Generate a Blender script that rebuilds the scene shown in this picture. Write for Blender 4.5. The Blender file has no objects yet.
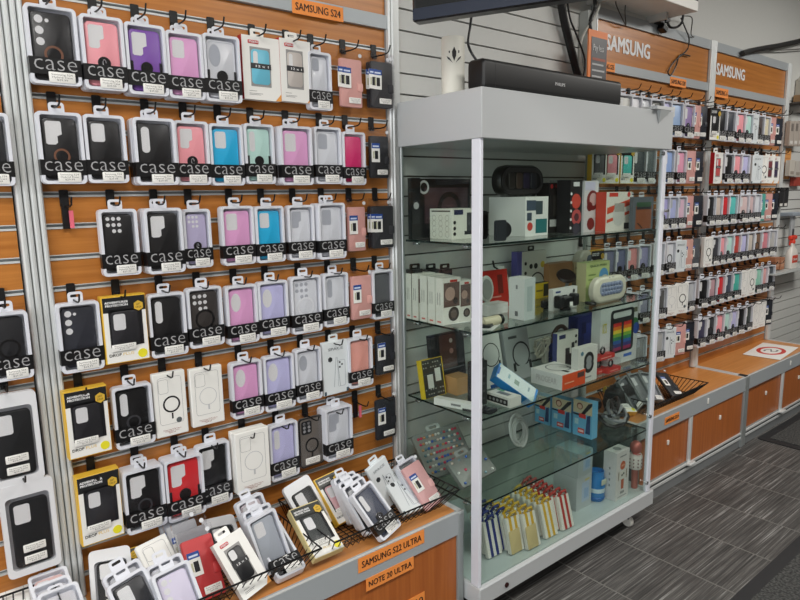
import bpy, bmesh, math, random
from mathutils import Matrix, Vector
random.seed(4)
SC = bpy.context.scene
COL = SC.collection
# ------------------------------------------------------------------ camera (solved from the photograph)
FPX = 624.88
CAM = Vector((1.71544, -0.28881, 1.43791))
RR = Vector((0.62925463, 0.77700554, -0.01734925))
DD = Vector((0.1168059, -0.11661687, -0.98628438))
FF = Vector((-0.76837165, 0.61859752, -0.16414054))
def ray(u, v): return FF + RR*((u-400)/FPX) + DD*((v-300)/FPX)
def at(u, v, ax, val):
    d = ray(u, v); t = (val-CAM[ax])/d[ax]; return CAM + d*t
def px(P):
    q = Vector(P)-CAM; z = q.dot(FF); return (400+FPX*q.dot(RR)/z, 300+FPX*q.dot(DD)/z)
cd = bpy.data.cameras.new('camera'); cam = bpy.data.objects.new('camera', cd); COL.objects.link(cam)
cd.sensor_width = 36; cd.lens = FPX/800*36; cd.clip_start = .02
m = Matrix.Identity(4)
for i in range(3):
    m[i][0] = RR[i]; m[i][1] = -DD[i]; m[i][2] = -FF[i]; m[i][3] = CAM[i]
cam.matrix_world = m; SC.camera = cam
SC.view_settings.view_transform = 'Standard'; SC.view_settings.look = 'None'; SC.view_settings.gamma = 1
SC.view_settings.use_curve_mapping = False
SC.cycles.transparent_max_bounces = 24
# ------------------------------------------------------------------ materials
def lin(c): 
    c = c/255; return c/12.92 if c <= .04045 else ((c+.055)/1.055)**2.4
def L(rgb): return (lin(rgb[0]), lin(rgb[1]), lin(rgb[2]), 1)
MC = {}
def mat(rgb, rough=.45, metal=0, spec=.5, noise=0, bump=0, coat=0):
    k = (tuple(rgb), rough, metal, spec, noise, bump, coat)
    if k in MC: return MC[k]
    mm = bpy.data.materials.new('surface_%02x%02x%02x' % tuple(int(x) for x in rgb)); mm.use_nodes = True
    nt = mm.node_tree; b = nt.nodes['Principled BSDF']
    b.inputs['Base Color'].default_value = L(rgb); b.inputs['Roughness'].default_value = rough
    b.inputs['Metallic'].default_value = metal; b.inputs['Specular IOR Level'].default_value = spec
    b.inputs['Coat Weight'].default_value = coat; b.inputs['Coat Roughness'].default_value = .08
    if noise or bump:
        t = nt.nodes.new('ShaderNodeTexCoord'); n = nt.nodes.new('ShaderNodeTexNoise'); n.inputs['Scale'].default_value = 60; n.inputs['Detail'].default_value = 3
        nt.links.new(t.outputs['Object'], n.inputs['Vector'])
        if noise:
            r = nt.nodes.new('ShaderNodeMapRange'); r.inputs['To Min'].default_value = 1-noise; r.inputs['To Max'].default_value = 1+noise
            nt.links.new(n.outputs['Fac'], r.inputs['Value'])
            h = nt.nodes.new('ShaderNodeHueSaturation'); h.inputs['Color'].default_value = L(rgb)
            nt.links.new(r.outputs['Result'], h.inputs['Value']); nt.links.new(h.outputs['Color'], b.inputs['Base Color'])
        if bump:
            bp = nt.nodes.new('ShaderNodeBump'); bp.inputs['Strength'].default_value = bump; bp.inputs['Distance'].default_value = .002
            nt.links.new(n.outputs['Fac'], bp.inputs['Height']); nt.links.new(bp.outputs['Normal'], b.inputs['Normal'])
    MC[k] = mm; return mm
def wood(name, a, b_, rough=.32, axis=1):
    mm = bpy.data.materials.new(name); mm.use_nodes = True; nt = mm.node_tree; b = nt.nodes['Principled BSDF']
    t = nt.nodes.new('ShaderNodeTexCoord'); mp = nt.nodes.new('ShaderNodeMapping')
    s = [70, 70, 70]; s[axis] = 2.5
    mp.inputs['Scale'].default_value = s
    n = nt.nodes.new('ShaderNodeTexNoise'); n.inputs['Scale'].default_value = 1; n.inputs['Detail'].default_value = 5; n.inputs['Roughness'].default_value = .6
    cr = nt.nodes.new('ShaderNodeValToRGB'); cr.color_ramp.elements[0].position = .3; cr.color_ramp.elements[0].color = L(a)
    cr.color_ramp.elements[1].position = .72; cr.color_ramp.elements[1].color = L(b_)
    nt.links.new(t.outputs['Object'], mp.inputs['Vector']); nt.links.new(mp.outputs['Vector'], n.inputs['Vector'])
    nt.links.new(n.outputs['Fac'], cr.inputs['Fac']); nt.links.new(cr.outputs['Color'], b.inputs['Base Color'])
    b.inputs['Roughness'].default_value = rough
    return mm
def glassy(name, tint, refl=1.45, rough=.02, extra=0.0):
    mm = bpy.data.materials.new(name); mm.use_nodes = True; nt = mm.node_tree; nt.nodes.clear()
    o = nt.nodes.new('ShaderNodeOutputMaterial'); mx = nt.nodes.new('ShaderNodeMixShader')
    tr = nt.nodes.new('ShaderNodeBsdfTransparent'); tr.inputs['Color'].default_value = (*tint, 1)
    gl = nt.nodes.new('ShaderNodeBsdfGlossy'); gl.inputs['Roughness'].default_value = rough; gl.inputs['Color'].default_value = (1, 1, 1, 1)
    lw = nt.nodes.new('ShaderNodeLayerWeight'); pw = nt.nodes.new('ShaderNodeMath'); pw.operation = 'POWER'; pw.inputs[1].default_value = 5
    f0 = ((refl-1)/(refl+1))**2+extra; ad = nt.nodes.new('ShaderNodeMath'); ad.operation = 'MULTIPLY_ADD'; ad.inputs[1].default_value = 1-f0; ad.inputs[2].default_value = f0
    nt.links.new(lw.outputs['Facing'], pw.inputs[0]); nt.links.new(pw.outputs[0], ad.inputs[0])
    nt.links.new(ad.outputs[0], mx.inputs['Fac'])
    nt.links.new(tr.outputs[0], mx.inputs[1]); nt.links.new(gl.outputs[0], mx.inputs[2]); nt.links.new(mx.outputs[0], o.inputs['Surface'])
    return mm
def film(name, tint, alpha, rgb, rough=.15):
    mm = bpy.data.materials.new(name); mm.use_nodes = True; nt = mm.node_tree; b = nt.nodes['Principled BSDF']
    b.inputs['Base Color'].default_value = L(rgb); b.inputs['Roughness'].default_value = rough
    o = nt.nodes['Material Output']; mx = nt.nodes.new('ShaderNodeMixShader'); tr = nt.nodes.new('ShaderNodeBsdfTransparent')
    tr.inputs['Color'].default_value = (*tint, 1); mx.inputs['Fac'].default_value = alpha
    nt.links.new(tr.outputs[0], mx.inputs[1]); nt.links.new(b.outputs[0], mx.inputs[2]); nt.links.new(mx.outputs[0], o.inputs['Surface'])
    return mm
WOOD = wood('orange_cherry_laminate', (170, 104, 44), (198, 130, 62))
WOODV = wood('orange_cherry_laminate_doors', (164, 88, 38), (188, 110, 52), axis=2)
WOODT = wood('orange_cherry_counter', (196, 128, 68), (216, 152, 88), rough=.28)
ALU = mat((172, 178, 178), .38, .55, noise=.05)
ALUD = mat((150, 154, 156), .42, .4)
ALUL = mat((214, 217, 216), .35, .2)
GREY = mat((172, 178, 181), .42, .1)
WALLW = mat((206, 207, 203), .55, noise=.03)
DARK = mat((24, 24, 26), .5)
BLACK = mat((16, 16, 18), .45)
WHITE = mat((236, 236, 232), .5)
TRAY = mat((222, 224, 231), .28, spec=.6)
TRAYB = mat((206, 208, 214), .35)
PAPER = mat((240, 239, 234), .6)
CABW = mat((188, 191, 192), .33)
POSTW = mat((226, 228, 236), .3)
GLASS = glassy('cabinet_glass', (.905, .94, .922), 1.27, .01)
SHELFG = glassy('shelf_glass', (.88, .935, .91), 1.36, .02)
EDGE = mat((22, 38, 36), .25)
FILM = glassy('clear_blister_window', (.985, .985, .99), 1.26, .10, .0)
BAG = glassy('clear_bag_film', (.96, .96, .97), 1.3, .14, .015)
FROST = film('frosted_bag_film', (.9, .9, .92), .55, (232, 232, 236), .3)
WIRE = mat((18, 18, 19), .4, .3)
CHROME = mat((190, 192, 195), .25, .9)
# ------------------------------------------------------------------ mesh builder
def rrect(w, h, r, n=4, cy=0, cz=0):
    r = min(r, w/2-1e-4, h/2-1e-4); o = []
    for (sx, sz, a0) in ((1, -1, -90), (1, 1, 0), (-1, 1, 90), (-1, -1, 180)):
        for k in range(n+1):
            a = math.radians(a0+90*k/n); o.append((cy+sx*(w/2-r)+r*math.cos(a), cz+sz*(h/2-r)+r*math.sin(a)))
    return o
def circ(r, n=20, cy=0, cz=0, rz=None):
    return [(cy+r*math.cos(2*math.pi*k/n), cz+(rz or r)*math.sin(2*math.pi*k/n)) for k in range(n)]
class MB:
    def __init__(s): s.v = []; s.f = []; s.mi = []; s.ms = []
    def mid(s, m_):
        if m_ not in s.ms: s.ms.append(m_)
        return s.ms.index(m_)
    def add(s, vs, fs, m_):
        b = len(s.v); s.v += [Vector(q) for q in vs]; i = s.mid(m_)
        for q in fs: s.f.append([b+k for k in q]); s.mi.append(i)
        return s
    def box(s, x0, x1, y0, y1, z0, z1, m_, fm=None):
        vs = [(x, y, z) for x in (x0, x1) for y in (y0, y1) for z in (z0, z1)]
        F = {'b': (0, 1, 3, 2), 'f': (4, 6, 7, 5), 'l': (0, 4, 5, 1), 'r': (2, 3, 7, 6), 'd': (0, 2, 6, 4), 't': (1, 5, 7, 3)}
        b = len(s.v); s.v += [Vector(q) for q in vs]
        for k, q in F.items():
            s.f.append([b+j for j in q]); s.mi.append(s.mid(fm[k] if fm and k in fm else m_))
        return s
    def bbox(s, x0, x1, y0, y1, z0, z1, m_, r=.003):
        """box with rounded vertical outline seen along x and bevelled rims"""
        cy, cz, w, h = (y0+y1)/2, (z0+z1)/2, y1-y0, z1-z0; e = min(r, (x1-x0)/3)
        R = [[(x, a, b) for a, b in rrect(w-2*i, h-2*i, max(r-i, .0005)+.0005, 3, cy, cz)] for x, i in ((x0, e), (x0+e, 0), (x1-e, 0), (x1, e))]
        return s.loft(R, m_)
    def loft(s, rings, m_, cap=True):
        n = len(rings[0]); vs = [q for r in rings for q in r]; fs = []
        for k in range(len(rings)-1):
            for j in range(n): fs.append((k*n+j, k*n+(j+1) % n, (k+1)*n+(j+1) % n, (k+1)*n+j))
        if cap: fs.append(tuple(range(n-1, -1, -1))); fs.append(tuple((len(rings)-1)*n+j for j in range(n)))
        return s.add(vs, fs, m_)
    def prism(s, pts, x0, x1, m_): return s.loft([[(x0, a, b) for a, b in pts], [(x1, a, b) for a, b in pts]], m_)
    def prismz(s, pts, z0, z1, m_): return s.loft([[(a, b, z0) for a, b in pts], [(a, b, z1) for a, b in pts]], m_)
    def slab(s, w, h, r, x0, x1, m_, cy=0, cz=0, e=.002, n=4):
        return s.loft([[(x, a, b) for a, b in rrect(w-2*i, h-2*i, r-i, n, cy, cz)] for x, i in ((x0, 0), (x1-e, 0), (x1-e*.3, e*.35), (x1, e))], m_)
    def ring(s, o, i, x0, x1, m_):
        n = len(o); vs = [(x0, *q) for q in o]+[(x1, *q) for q in o]+[(x0, *q) for q in i]+[(x1, *q) for q in i]; fs = []
        for j in range(n):
            k = (j+1) % n
            fs += [(j, k, n+k, n+j), (2*n+k, 2*n+j, 3*n+j, 3*n+k), (n+j, n+k, 3*n+k, 3*n+j), (k, j, 2*n+j, 2*n+k)]
        return s.add(vs, fs, m_)
    def tube(s, path, r, m_, n=6, closed=False):
        P = [Vector(q) for q in path]; R = []
        up = Vector((.13, .21, .97))
        for i, q in enumerate(P):
            a = P[i-1] if (i or closed) else q; b = P[(i+1) % len(P)] if (i < len(P)-1 or closed) else q
            t = (b-a); t = t.normalized() if t.length > 1e-9 else Vector((0, 0, 1))
            s1 = t.cross(up); s1 = s1.normalized() if s1.length > 1e-4 else t.cross(Vector((1, 0, 0))).normalized()
            s2 = t.cross(s1)
            R.append([q+s1*r*math.cos(2*math.pi*k/n)+s2*r*math.sin(2*math.pi*k/n) for k in range(n)])
        if closed: R.append(R[0]); return s.loft(R, m_, False)
        return s.loft(R, m_)
    def lathe(s, prof, m_, n=20, c=(0, 0, 0), axis='z'):
        R = []
        for r, h in prof:
            rr = []
            for k in range(n):
                a = 2*math.pi*k/n; p, q = r*math.cos(a), r*math.sin(a)
                rr.append((c[0]+p, c[1]+q, c[2]+h) if axis == 'z' else (c[0]+h, c[1]+p, c[2]+q) if axis == 'x' else (c[0]+q, c[1]+h, c[2]+p))
            R.append(rr)
        return s.loft(R, m_)
    def xf(s, M_): s.v = [M_ @ q for q in s.v]; return s
    def mesh(s, name):
        me = bpy.data.meshes.new(name); me.from_pydata([tuple(q) for q in s.v], [], s.f)
        for m_ in s.ms: me.materials.append(m_)
        me.polygons.foreach_set('material_index', s.mi)
        b = bmesh.new(); b.from_mesh(me); bmesh.ops.recalc_face_normals(b, faces=b.faces[:]); b.to_mesh(me); b.free()
        me.polygons.foreach_set('use_smooth', [True]*len(me.polygons)); me.set_sharp_from_angle(angle=math.radians(38))
        return me
    def build(s, name, parent=None): return link(name, s.mesh(name), parent)
def link(name, me, parent=None):
    o = bpy.data.objects.new(name, me); COL.objects.link(o)
    if parent is not None: o.parent = parent
    return o
LABELS = []
def tag(o, label, cat, group=None, kind=None):
    o['label'] = label; o['category'] = cat
    if group: o['group'] = group
    if kind: o['kind'] = kind
    return o
def thing(name, label, cat, loc=(0, 0, 0), rot=(0, 0, 0), group=None):
    o = bpy.data.objects.new(name, None); COL.objects.link(o); o.empty_display_size = .02
    o.location = loc; o.rotation_euler = rot
    return tag(o, label, cat, group)
def struct(name, mb):
    o = mb.build(name); o['kind'] = 'structure'; o['label'] = ''; del o['label']; return o
TC = {}
def text_mesh(s, w, h, m_, bold=0.0):
    """lettering facing +x, centred, fitted to w x h"""
    k = (s, round(w, 4), round(h, 4), m_.name, bold)
    if k in TC: return TC[k]
    cu = bpy.data.curves.new('lettering', 'FONT'); cu.body = s; cu.align_x = 'CENTER'; cu.size = 1; cu.offset = min(bold, 0); cu.resolution_u = 2; cu.extrude = 0
    ob = bpy.data.objects.new('lettering', cu); COL.objects.link(ob)
    dg = bpy.context.evaluated_depsgraph_get(); dg.update()
    me = bpy.data.meshes.new_from_object(ob.evaluated_get(dg)); bpy.data.objects.remove(ob)
    xs = [q.co.x for q in me.vertices]; ys = [q.co.y for q in me.vertices]
    x0, x1, y0, y1 = min(xs), max(xs), min(ys), max(ys)
    for q in me.vertices:
        a, b, c = q.co; q.co = (c*.02, (a-(x0+x1)/2)/(x1-x0)*w, (b-(y0+y1)/2)/(y1-y0)*h)
    if bold > 0:
        vs = [tuple(q.co) for q in me.vertices]; fs = [list(q.vertices) for q in me.polygons]; n = len(vs); k2 = bold*h*1.3; me = bpy.data.meshes.new('lettering')
        me.from_pydata([(x+i_*.00025, y+o_*k2, z+o2*k2*.6) for i_, (o_, o2) in enumerate(((-1, -1), (1, 1), (-1, 1), (1, -1))) for x, y, z in vs], [], [[i*n+j for j in f_] for i in range(4) for f_ in fs])
    me.polygons.foreach_set('use_smooth', [False]*len(me.polygons)); me.materials.clear(); me.materials.append(m_); TC[k] = me; return me
def text(s, w, h, m_, parent, x, y, z, bold=0.0, name='lettering', rot=(0, 0, 0)):
    o = link(name, text_mesh(s, w, h, m_, bold), parent); o.location = (x, y, z); o.rotation_euler = rot; return o
# ------------------------------------------------------------------ room shell
def floor_mat():
    mm = bpy.data.materials.new('streaked_grey_floor_tile'); mm.use_nodes = True; nt = mm.node_tree; b = nt.nodes['Principled BSDF']
    N = nt.nodes.new; lk = nt.links.new
    t = N('ShaderNodeTexCoord'); sp = N('ShaderNodeSeparateXYZ'); lk(t.outputs['Object'], sp.inputs[0])
    def mth(op, a, b_=None):
        q = N('ShaderNodeMath'); q.operation = op
        for i, x in enumerate((a, b_)):
            if x is None: continue
            if isinstance(x, (int, float)): q.inputs[i].default_value = x
            else: lk(x, q.inputs[i])
        return q.outputs[0]
    ty = mth('DIVIDE', mth('SUBTRACT', sp.outputs[1], 1.925), .3155)
    row = mth('FLOOR', ty); fr = mth('FRACT', ty)
    tx = mth('DIVIDE', mth('ADD', sp.outputs[0], 3.3), .631); fx = mth('FRACT', tx); colm = mth('FLOOR', tx)
    cb = N('ShaderNodeCombineXYZ'); lk(mth('MULTIPLY', sp.outputs[0], 150), cb.inputs[0]); lk(mth('MULTIPLY', sp.outputs[1], 2.6), cb.inputs[1])
    lk(mth('ADD', mth('MULTIPLY', row, 7.31), mth('MULTIPLY', colm, 3.77)), cb.inputs[2])
    n = N('ShaderNodeTexNoise'); n.inputs['Scale'].default_value = 1; n.inputs['Detail'].default_value = 4; n.inputs['Roughness'].default_value = .65
    lk(cb.outputs[0], n.inputs['Vector'])
    n2 = N('ShaderNodeTexNoise'); n2.inputs['Scale'].default_value = 5; lk(t.outputs['Object'], n2.inputs['Vector'])
    cr = N('ShaderNodeValToRGB'); e = cr.color_ramp.elements
    e[0].position = .33; e[0].color = L((52, 51, 50)); e[1].position = .74; e[1].color = L((168, 168, 166))
    q = e.new(.5); q.color = L((80, 78, 76)); q = e.new(.6); q.color = L((104, 102, 99))
    lk(mth('ADD', n.outputs['Fac'], mth('MULTIPLY', mth('SUBTRACT', n2.outputs['Fac'], .5), .12)), cr.inputs['Fac'])
    g = mth('LESS_THAN', mth('MINIMUM', fr, mth('SUBTRACT', 1, fr)), .010)
    mx = N('ShaderNodeMix'); mx.data_type = 'RGBA'; lk(g, mx.inputs[0]); lk(cr.outputs[0], mx.inputs[6]); mx.inputs[7].default_value = L((112, 110, 106))
    lk(mx.outputs[2], b.inputs['Base Color']); b.inputs['Roughness'].default_value = .5; b.inputs['Specular IOR Level'].default_value = .35
    return mm
f = struct('floor', MB().box(-.06, 4.2, -2.6, 7.4, -.05, 0, floor_mat()))
struct('ceiling', MB().box(-.06, 4.2, -2.6, 7.4, 2.86, 2.92, mat((222, 222, 218), .8)))
struct('wall_front', MB().box(4.2, 4.26, -2.6, 7.4, 0, 2.86, mat((126, 120, 114), .7)))
struct('wall_right', MB().box(-.06, 4.26, 7.4, 7.46, 0, 2.86, mat((150, 148, 144), .7)))
# wall with the white grooved slat boards between and right of the orange units
wb = MB(); wb.box(-.06, -.03, -2.6, 7.4, 0, 2.86, WALLW)
def slats(y0, y1, z0, z1, pitch, ref):
    z = ref-math.floor((ref-z0)/pitch)*pitch; lo = z0
    while z < z1:
        if z-lo > .01: wb.box(-.03, 0, y0, y1, lo, z, WALLW)
        wb.box(-.03, -.012, y0, y1, z, z+.006, mat((96, 92, 86), .7)); lo = z+.006; z += pitch
    wb.box(-.03, 0, y0, y1, lo, z1, WALLW)
slats(1.10, 2.185, .02, 2.44, .0688, 1.915)
slats(4.40, 7.4, .02, 2.05, .0652, .775)
wb.box(-.03, 0, 4.40, 7.4, 2.05, 2.86, WALLW); wb.box(-.03, 0, 1.10, 4.40, 2.44, 2.86, WALLW); wb.box(-.03, 0, 2.185, 4.40, 2.20, 2.44, WALLW)
wb.box(-.03, .012, 1.0755, 1.098, .02, 2.24, ALUL)
struct('wall_back', wb)
def carpet():
    mm = bpy.data.materials.new('charcoal_mat_pile'); mm.use_nodes = True; nt = mm.node_tree; b = nt.nodes['Principled BSDF']
    t = nt.nodes.new('ShaderNodeTexCoord'); n = nt.nodes.new('ShaderNodeTexNoise'); n.inputs['Scale'].default_value = 110; n.inputs['Detail'].default_value = 2
    cr = nt.nodes.new('ShaderNodeValToRGB'); cr.color_ramp.elements[0].position = .35; cr.color_ramp.elements[0].color = L((38, 39, 39)); cr.color_ramp.elements[1].position = .7; cr.color_ramp.elements[1].color = L((84, 84, 82))
    nt.links.new(t.outputs['Object'], n.inputs['Vector']); nt.links.new(n.outputs['Fac'], cr.inputs['Fac']); nt.links.new(cr.outputs['Color'], b.inputs['Base Color']); b.inputs['Roughness'].default_value = .95
    bp = nt.nodes.new('ShaderNodeBump'); bp.inputs['Strength'].default_value = .6; bp.inputs['Distance'].default_value = .003
    nt.links.new(n.outputs['Fac'], bp.inputs['Height']); nt.links.new(bp.outputs['Normal'], b.inputs['Normal'])
    return mm
CARP = carpet()
def mat_thing(x0, x1, y0, y1, label):
    t = thing('floor_mat', label, 'mat', ((x0+x1)/2, (y0+y1)/2, 0))
    w, h = x1-x0, y1-y0
    MB().prismz(rrect(w, h, .02), 0.0005, .005, mat((34, 34, 36), .6)).build('rubber_border', t)
    MB().prismz(rrect(w-.10, h-.10, .01), .005, .009, CARP).build('carpet_pile', t)
mat_thing(.872, 1.75, -.6, 2.86, 'charcoal mat with black rubber border at the near right corner')
mat_thing(.315, 1.3, 3.50, 5.2, 'charcoal carpet mat beside the far counter doors')
# ------------------------------------------------------------------ orange slatwall display units
ORG = mat((250, 152, 72), .6); INK = mat((38, 30, 28), .6); LET = mat((240, 240, 240), .4)
def unit(y0, y1, label, posts, header=None, stickers=(), cy0=None, cy1=None, xd=.335, doors=(), band_st=(), ztop=2.24, handles=True):
    t = thing('slatwall_display_unit', label, 'display unit', (0, (y0+y1)/2, 0)); o = -(y0+y1)/2
    b = MB(); p = .0762
    # boards between aluminium inserts
    zs = [1.92-p*k for k in range(20)]; hi = 1.976
    for z in zs:
        if z < .46: break
        b.box(-.02, 0, y0+o, y1+o, z, hi, WOOD); hi = z-.0135
    b.box(-.02, 0, y0+o, y1+o, .40, hi, WOOD)
    b.build('slat_board', t)
    r = MB()
    for z in zs:
        if z < .46: break
        r.box(-.02, -.008, y0+o, y1+o, z-.0135, z, ALUD); r.box(-.008, .0025, y0+o, y1+o, z-.0135, z-.0085, ALUL); r.box(-.008, .0008, y0+o, y1+o, z-.0022, z, ALUL)
    r.build('aluminium_slat_insert', t)
    for a, c in posts:
        q = MB(); w = c-a
        q.box(-.02, .008, a+o, c+o, .416, ztop, ALUD)
        n = 2 if w < .05 else 3
        for k in range(n):
            s0 = a+w*k/n+.0013; s1 = a+w*(k+1)/n-.0013
            q.loft([[(.007, s0+o, z), (.019, s0+o, z), (.023, s0+.0035+o, z), (.023, s1-.0035+o, z), (.019, s1+o, z), (.007, s1+o, z)] for z in (.416, ztop)], ALUL)
        q.build('upright_post', t)
    MB().box(-.02, .004, y0+o, y1+o, 2.02, 2.192, WOOD).build('header_board', t)
    MB().box(-.02, .014, y0+o, y1+o, 1.977, 2.019, GREY).build('header_band', t)
    MB().box(-.02, .014, y0+o, y1+o, 2.193, ztop, GREY).build('top_rail', t)
    if header:
        s, ya, yb, za, zb = header
        text(s, yb-ya, zb-za, LET, t, .006, (ya+yb)/2+o, (za+zb)/2, .035, 'brand_lettering')
    for s, yc, zc, w, h, xx in stickers:
        k = MB().box(0, .0012, -w/2, w/2, -h/2, h/2, ORG).build('price_sticker', t); k.location = (xx, yc+o, zc)
        text(s, w*.88, h*.50, INK, k, .0016, 0, 0, .006)
    # low counter
    if cy0 is None: return t
    a, c = cy0+o, cy1+o
    MB().box(-.01, xd-.012, a, c, .392, .410, WOODT).build('counter_top', t)
    e = MB(); e.box(xd-.012, xd+.004, a, c, .334, .4105, GREY); e.box(xd-.004, xd+.0045, a, c, .4105, .4125, ALUL); e.build('front_band', t)
    for q in (a, c-.022): MB().box(-.01, xd, q, q+.02, .405, .4125, ALUL).build('counter_edge_trim', t)
    MB().box(.0, xd-.004, a, a+.018, .02, .392, mat((120, 124, 126), .5)).build('side_panel', t)
    MB().box(.0, xd-.004, c-.018, c, .02, .392, mat((120, 124, 126), .5)).build('side_panel', t)
    for q in (a, c-.028): MB().bbox(xd-.02, xd+.006, q, q+.028, .0, .411, ALU, .004).build('counter_post', t)
    k = MB(); k.box(xd-.03, xd-.006, a+.028, c-.028, .0, .075, ALUD); k.box(xd-.006, xd+.002, a+.028, c-.028, .052, .062, ALUL); k.box(xd-.006, xd+.002, a+.028, c-.028, .078, .088, ALUL); k.box(xd-.02, xd-.006, a+.028, c-.028, .06, .095, ALU); k.build('kick_rail', t)
    MB().box(-.01, xd-.04, a+.02, c-.02, .02, .06, mat((90, 60, 40), .7)).build('cabinet_bottom', t)
    n = len(doors)
    for i, (d0, d1) in enumerate(doors):
        d = MB().box(xd-.026+.008*(i % 2), xd-.012+.008*(i % 2), d0+o, d1+o, .09, .336, WOODV).build('sliding_door', t)
        if handles:
            h = MB().slab(.014, .024, .004, 0, .006, mat((226, 224, 216), .4)).build('door_pull', d); h.location = (xd-.012+.008*(i % 2), (d0+d1)/2+o+.02, .245)
        if i < n-1:
            v = MB().bbox(xd-.012, xd+.001, d1+o-.012, d1+o+.014, .088, .336, ALUL, .003).build('door_stile', t)
            if handles: MB().bbox(xd-.004, xd+.022, d1+o-.03, d1+o+.03, .078, .092, ALUL, .004).build('track_stop', t)
    if handles: MB().slab(.012, .03, .003, xd+.004, xd+.008, mat((226, 224, 216), .4), (cy0+cy1)/2+o+.1, .375).build('keyhole_plate', t)
    for s, yc, zc, w, h, xx in band_st:
        k = MB().box(0, .0012, -w/2, w/2, -h/2, h/2, ORG).build('name_sticker', t); k.location = (xx, yc+o, zc)
        text(s, w*.90, h*.46, INK, k, .0016, 0, 0, .006)
    return t
def st(s, u0, v0, u1, v1, X, h, y_off=0):
    a = at(u0, v0, 0, X); b = at(u1, v1, 0, X); return (s, (a.y+b.y)/2, (a.z+b.z)/2, b.y-a.y, h, X)
XL = .340
unit(-.005, 1.05, 'orange wood slat wall unit full of phone cases nearest the camera', [(-.029, -.0005), (1.045, 1.071)], None,
     [st('SAMSUNG S24', 292, 6.5, 343, 14, .0145, .042)], -.026, 1.07, XL, [(.0, .515), (.53, 1.045)],
     [st('SAMSUNG S22 ULTRA', 358, 564, 424, 538, XL+.0045, .045), st('NOTE 20 ULTRA', 366, 584, 413.5, 563.5, XL+.0045, .040), st('NOTE 10', 384, 619, 424.5, 598, XL-.0025, .045)], handles=False)
unit(-1.2, -.062, 'orange slat wall unit cut off at the left edge of the photo', [(-.0585, -.0295)], None, [], -1.2, -.033, XL, [(-1.17, -.6), (-.58, -.07)], handles=False)
def zz(u, v): return at(u, v, 0, .006)
a, b = zz(606, 50.5), zz(649, 52.5)
unit(2.195, 3.306, 'far orange slat wall unit standing directly right of the glass cabinet', [(2.186, 2.215), (3.272, 3.306)],
     ('SAMSUNG', at(606, 50, 0, .006).y, at(649.5, 55, 0, .006).y, 2.073, 2.138),
     [('SAMSUNG S25', 2.29, 1.998, .15, .040, .0145), st('SAMSUNG S20', 670, 81.5, 686, 83.5, .0145, .042)], 2.19, 3.322, .306, [(2.25, 2.70), (2.715, 3.29)],
     [('SAMSUNG S21+', at(672, 418, 0, .311).y, .372, .135, .036, .311)])
unit(3.310, 4.335, 'farthest orange slat wall unit standing by the white wall boards', [(3.308, 3.336), (4.33, 4.385)],
     ('SAMSUNG', at(716.6, 70, 0, .006).y, at(744.5, 77, 0, .006).y, 2.075, 2.135),
     [st('SAMSUNG A', 715, 92, 728, 94, .0145, .05)], 3.324, 4.36, .304, [(3.375, 3.86), (3.875, 4.34)])
# ------------------------------------------------------------------ glass display cabinet
CY0, CY1, CX0, CX1 = 1.078, 2.156, .024, .41
S1, S2, S3, S4, S0 = 1.289, 1.010, .730, .436, .157
cab = thing('display_cabinet', 'tall glass display cabinet with white frame and four glass shelves', 'cabinet', (.21, 1.617, 0)); oy, ox = -1.617, -.21
def CB(n, x0, x1, y0, y1, z0, z1, m_, r=0, par=None):
    b_ = MB()
    b_.bbox(x0+ox, x1+ox, y0+oy, y1+oy, z0, z1, m_, r) if r else b_.box(x0+ox, x1+ox, y0+oy, y1+oy, z0, z1, m_)
    return b_.build(n, par or cab)
CB('base_box', CX0, CX1+.004, CY0-.004, CY1+.006, .088, S0-.002, CABW, .004)
CB('base_board', CX0+.01, CX1-.012, CY0+.012, CY1-.01, S0-.004, S0, mat((190, 200, 200), .3))
CB('top_box', CX0, CX1+.004, CY0-.004, CY1+.008, 1.601, 1.745, CABW, .002)
for n_, (x0, x1, y0, y1) in enumerate(((CX1-.042, CX1-.005, CY0, CY0+.014), (CX1-.022, CX1-.003, CY1-.040, CY1-.014), (CX0, CX0+.012, CY0, CY0+.012), (CX0, CX0+.012, CY1-.012, CY1))):
    CB('corner_post', x0, x1, y0, y1, S0-.002, 1.603, POSTW if n_ < 2 else ALU, .002)
CB('front_glass', CX1-.015, CX1-.010, CY0+.014, CY1-.040, S0, 1.602, GLASS)
CB('side_glass', CX0+.012, CX1-.042, CY0+.004, CY0+.009, S0, 1.602, GLASS)
CB('side_glass', CX0+.012, CX1-.022, CY1-.022, CY1-.017, S0, 1.602, GLASS)
for z in (S1, S2, S3, S4):
    b_ = MB(); x0, x1, y0, y1 = .037+ox, CX1-.019+ox, CY0+.015+oy, CY1-.026+oy
    b_.box(x0, x1, y0, y1, z-.007, z, SHELFG, {'f': EDGE, 'l': EDGE, 'r': EDGE, 'b': EDGE})
    s_ = b_.build('glass_shelf', cab)
    for xx in (.09, .33):
        for yy in (CY0+.010, CY1-.040): CB('shelf_clip', xx-.012, xx+.012, yy, yy+.018, z-.016, z-.007, CHROME, .003, s_)
for xx in (.06, .36):
    for yy in (CY0+.07, CY1-.10):
        q = MB(); q.lathe([(0, -.012), (.02, -.012), (.024, -.006), (.024, .006), (.02, .012), (0, .012)], mat((214, 212, 204), .4), 18, (xx+ox, yy+oy, .024), 'y'); q.box(xx+ox-.012, xx+ox+.012, yy+oy-.016, yy+oy+.016, .04, .09, CHROME)
        q.build('caster', cab)
MB().lathe([(0, 0), (.009, 0), (.009, .004), (.006, .006), (0, .006)], mat((60, 30, 30), .3, .5), 14, (CX1+.004+ox, 1.205+oy, .118), 'x').build('base_lock', cab)
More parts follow.
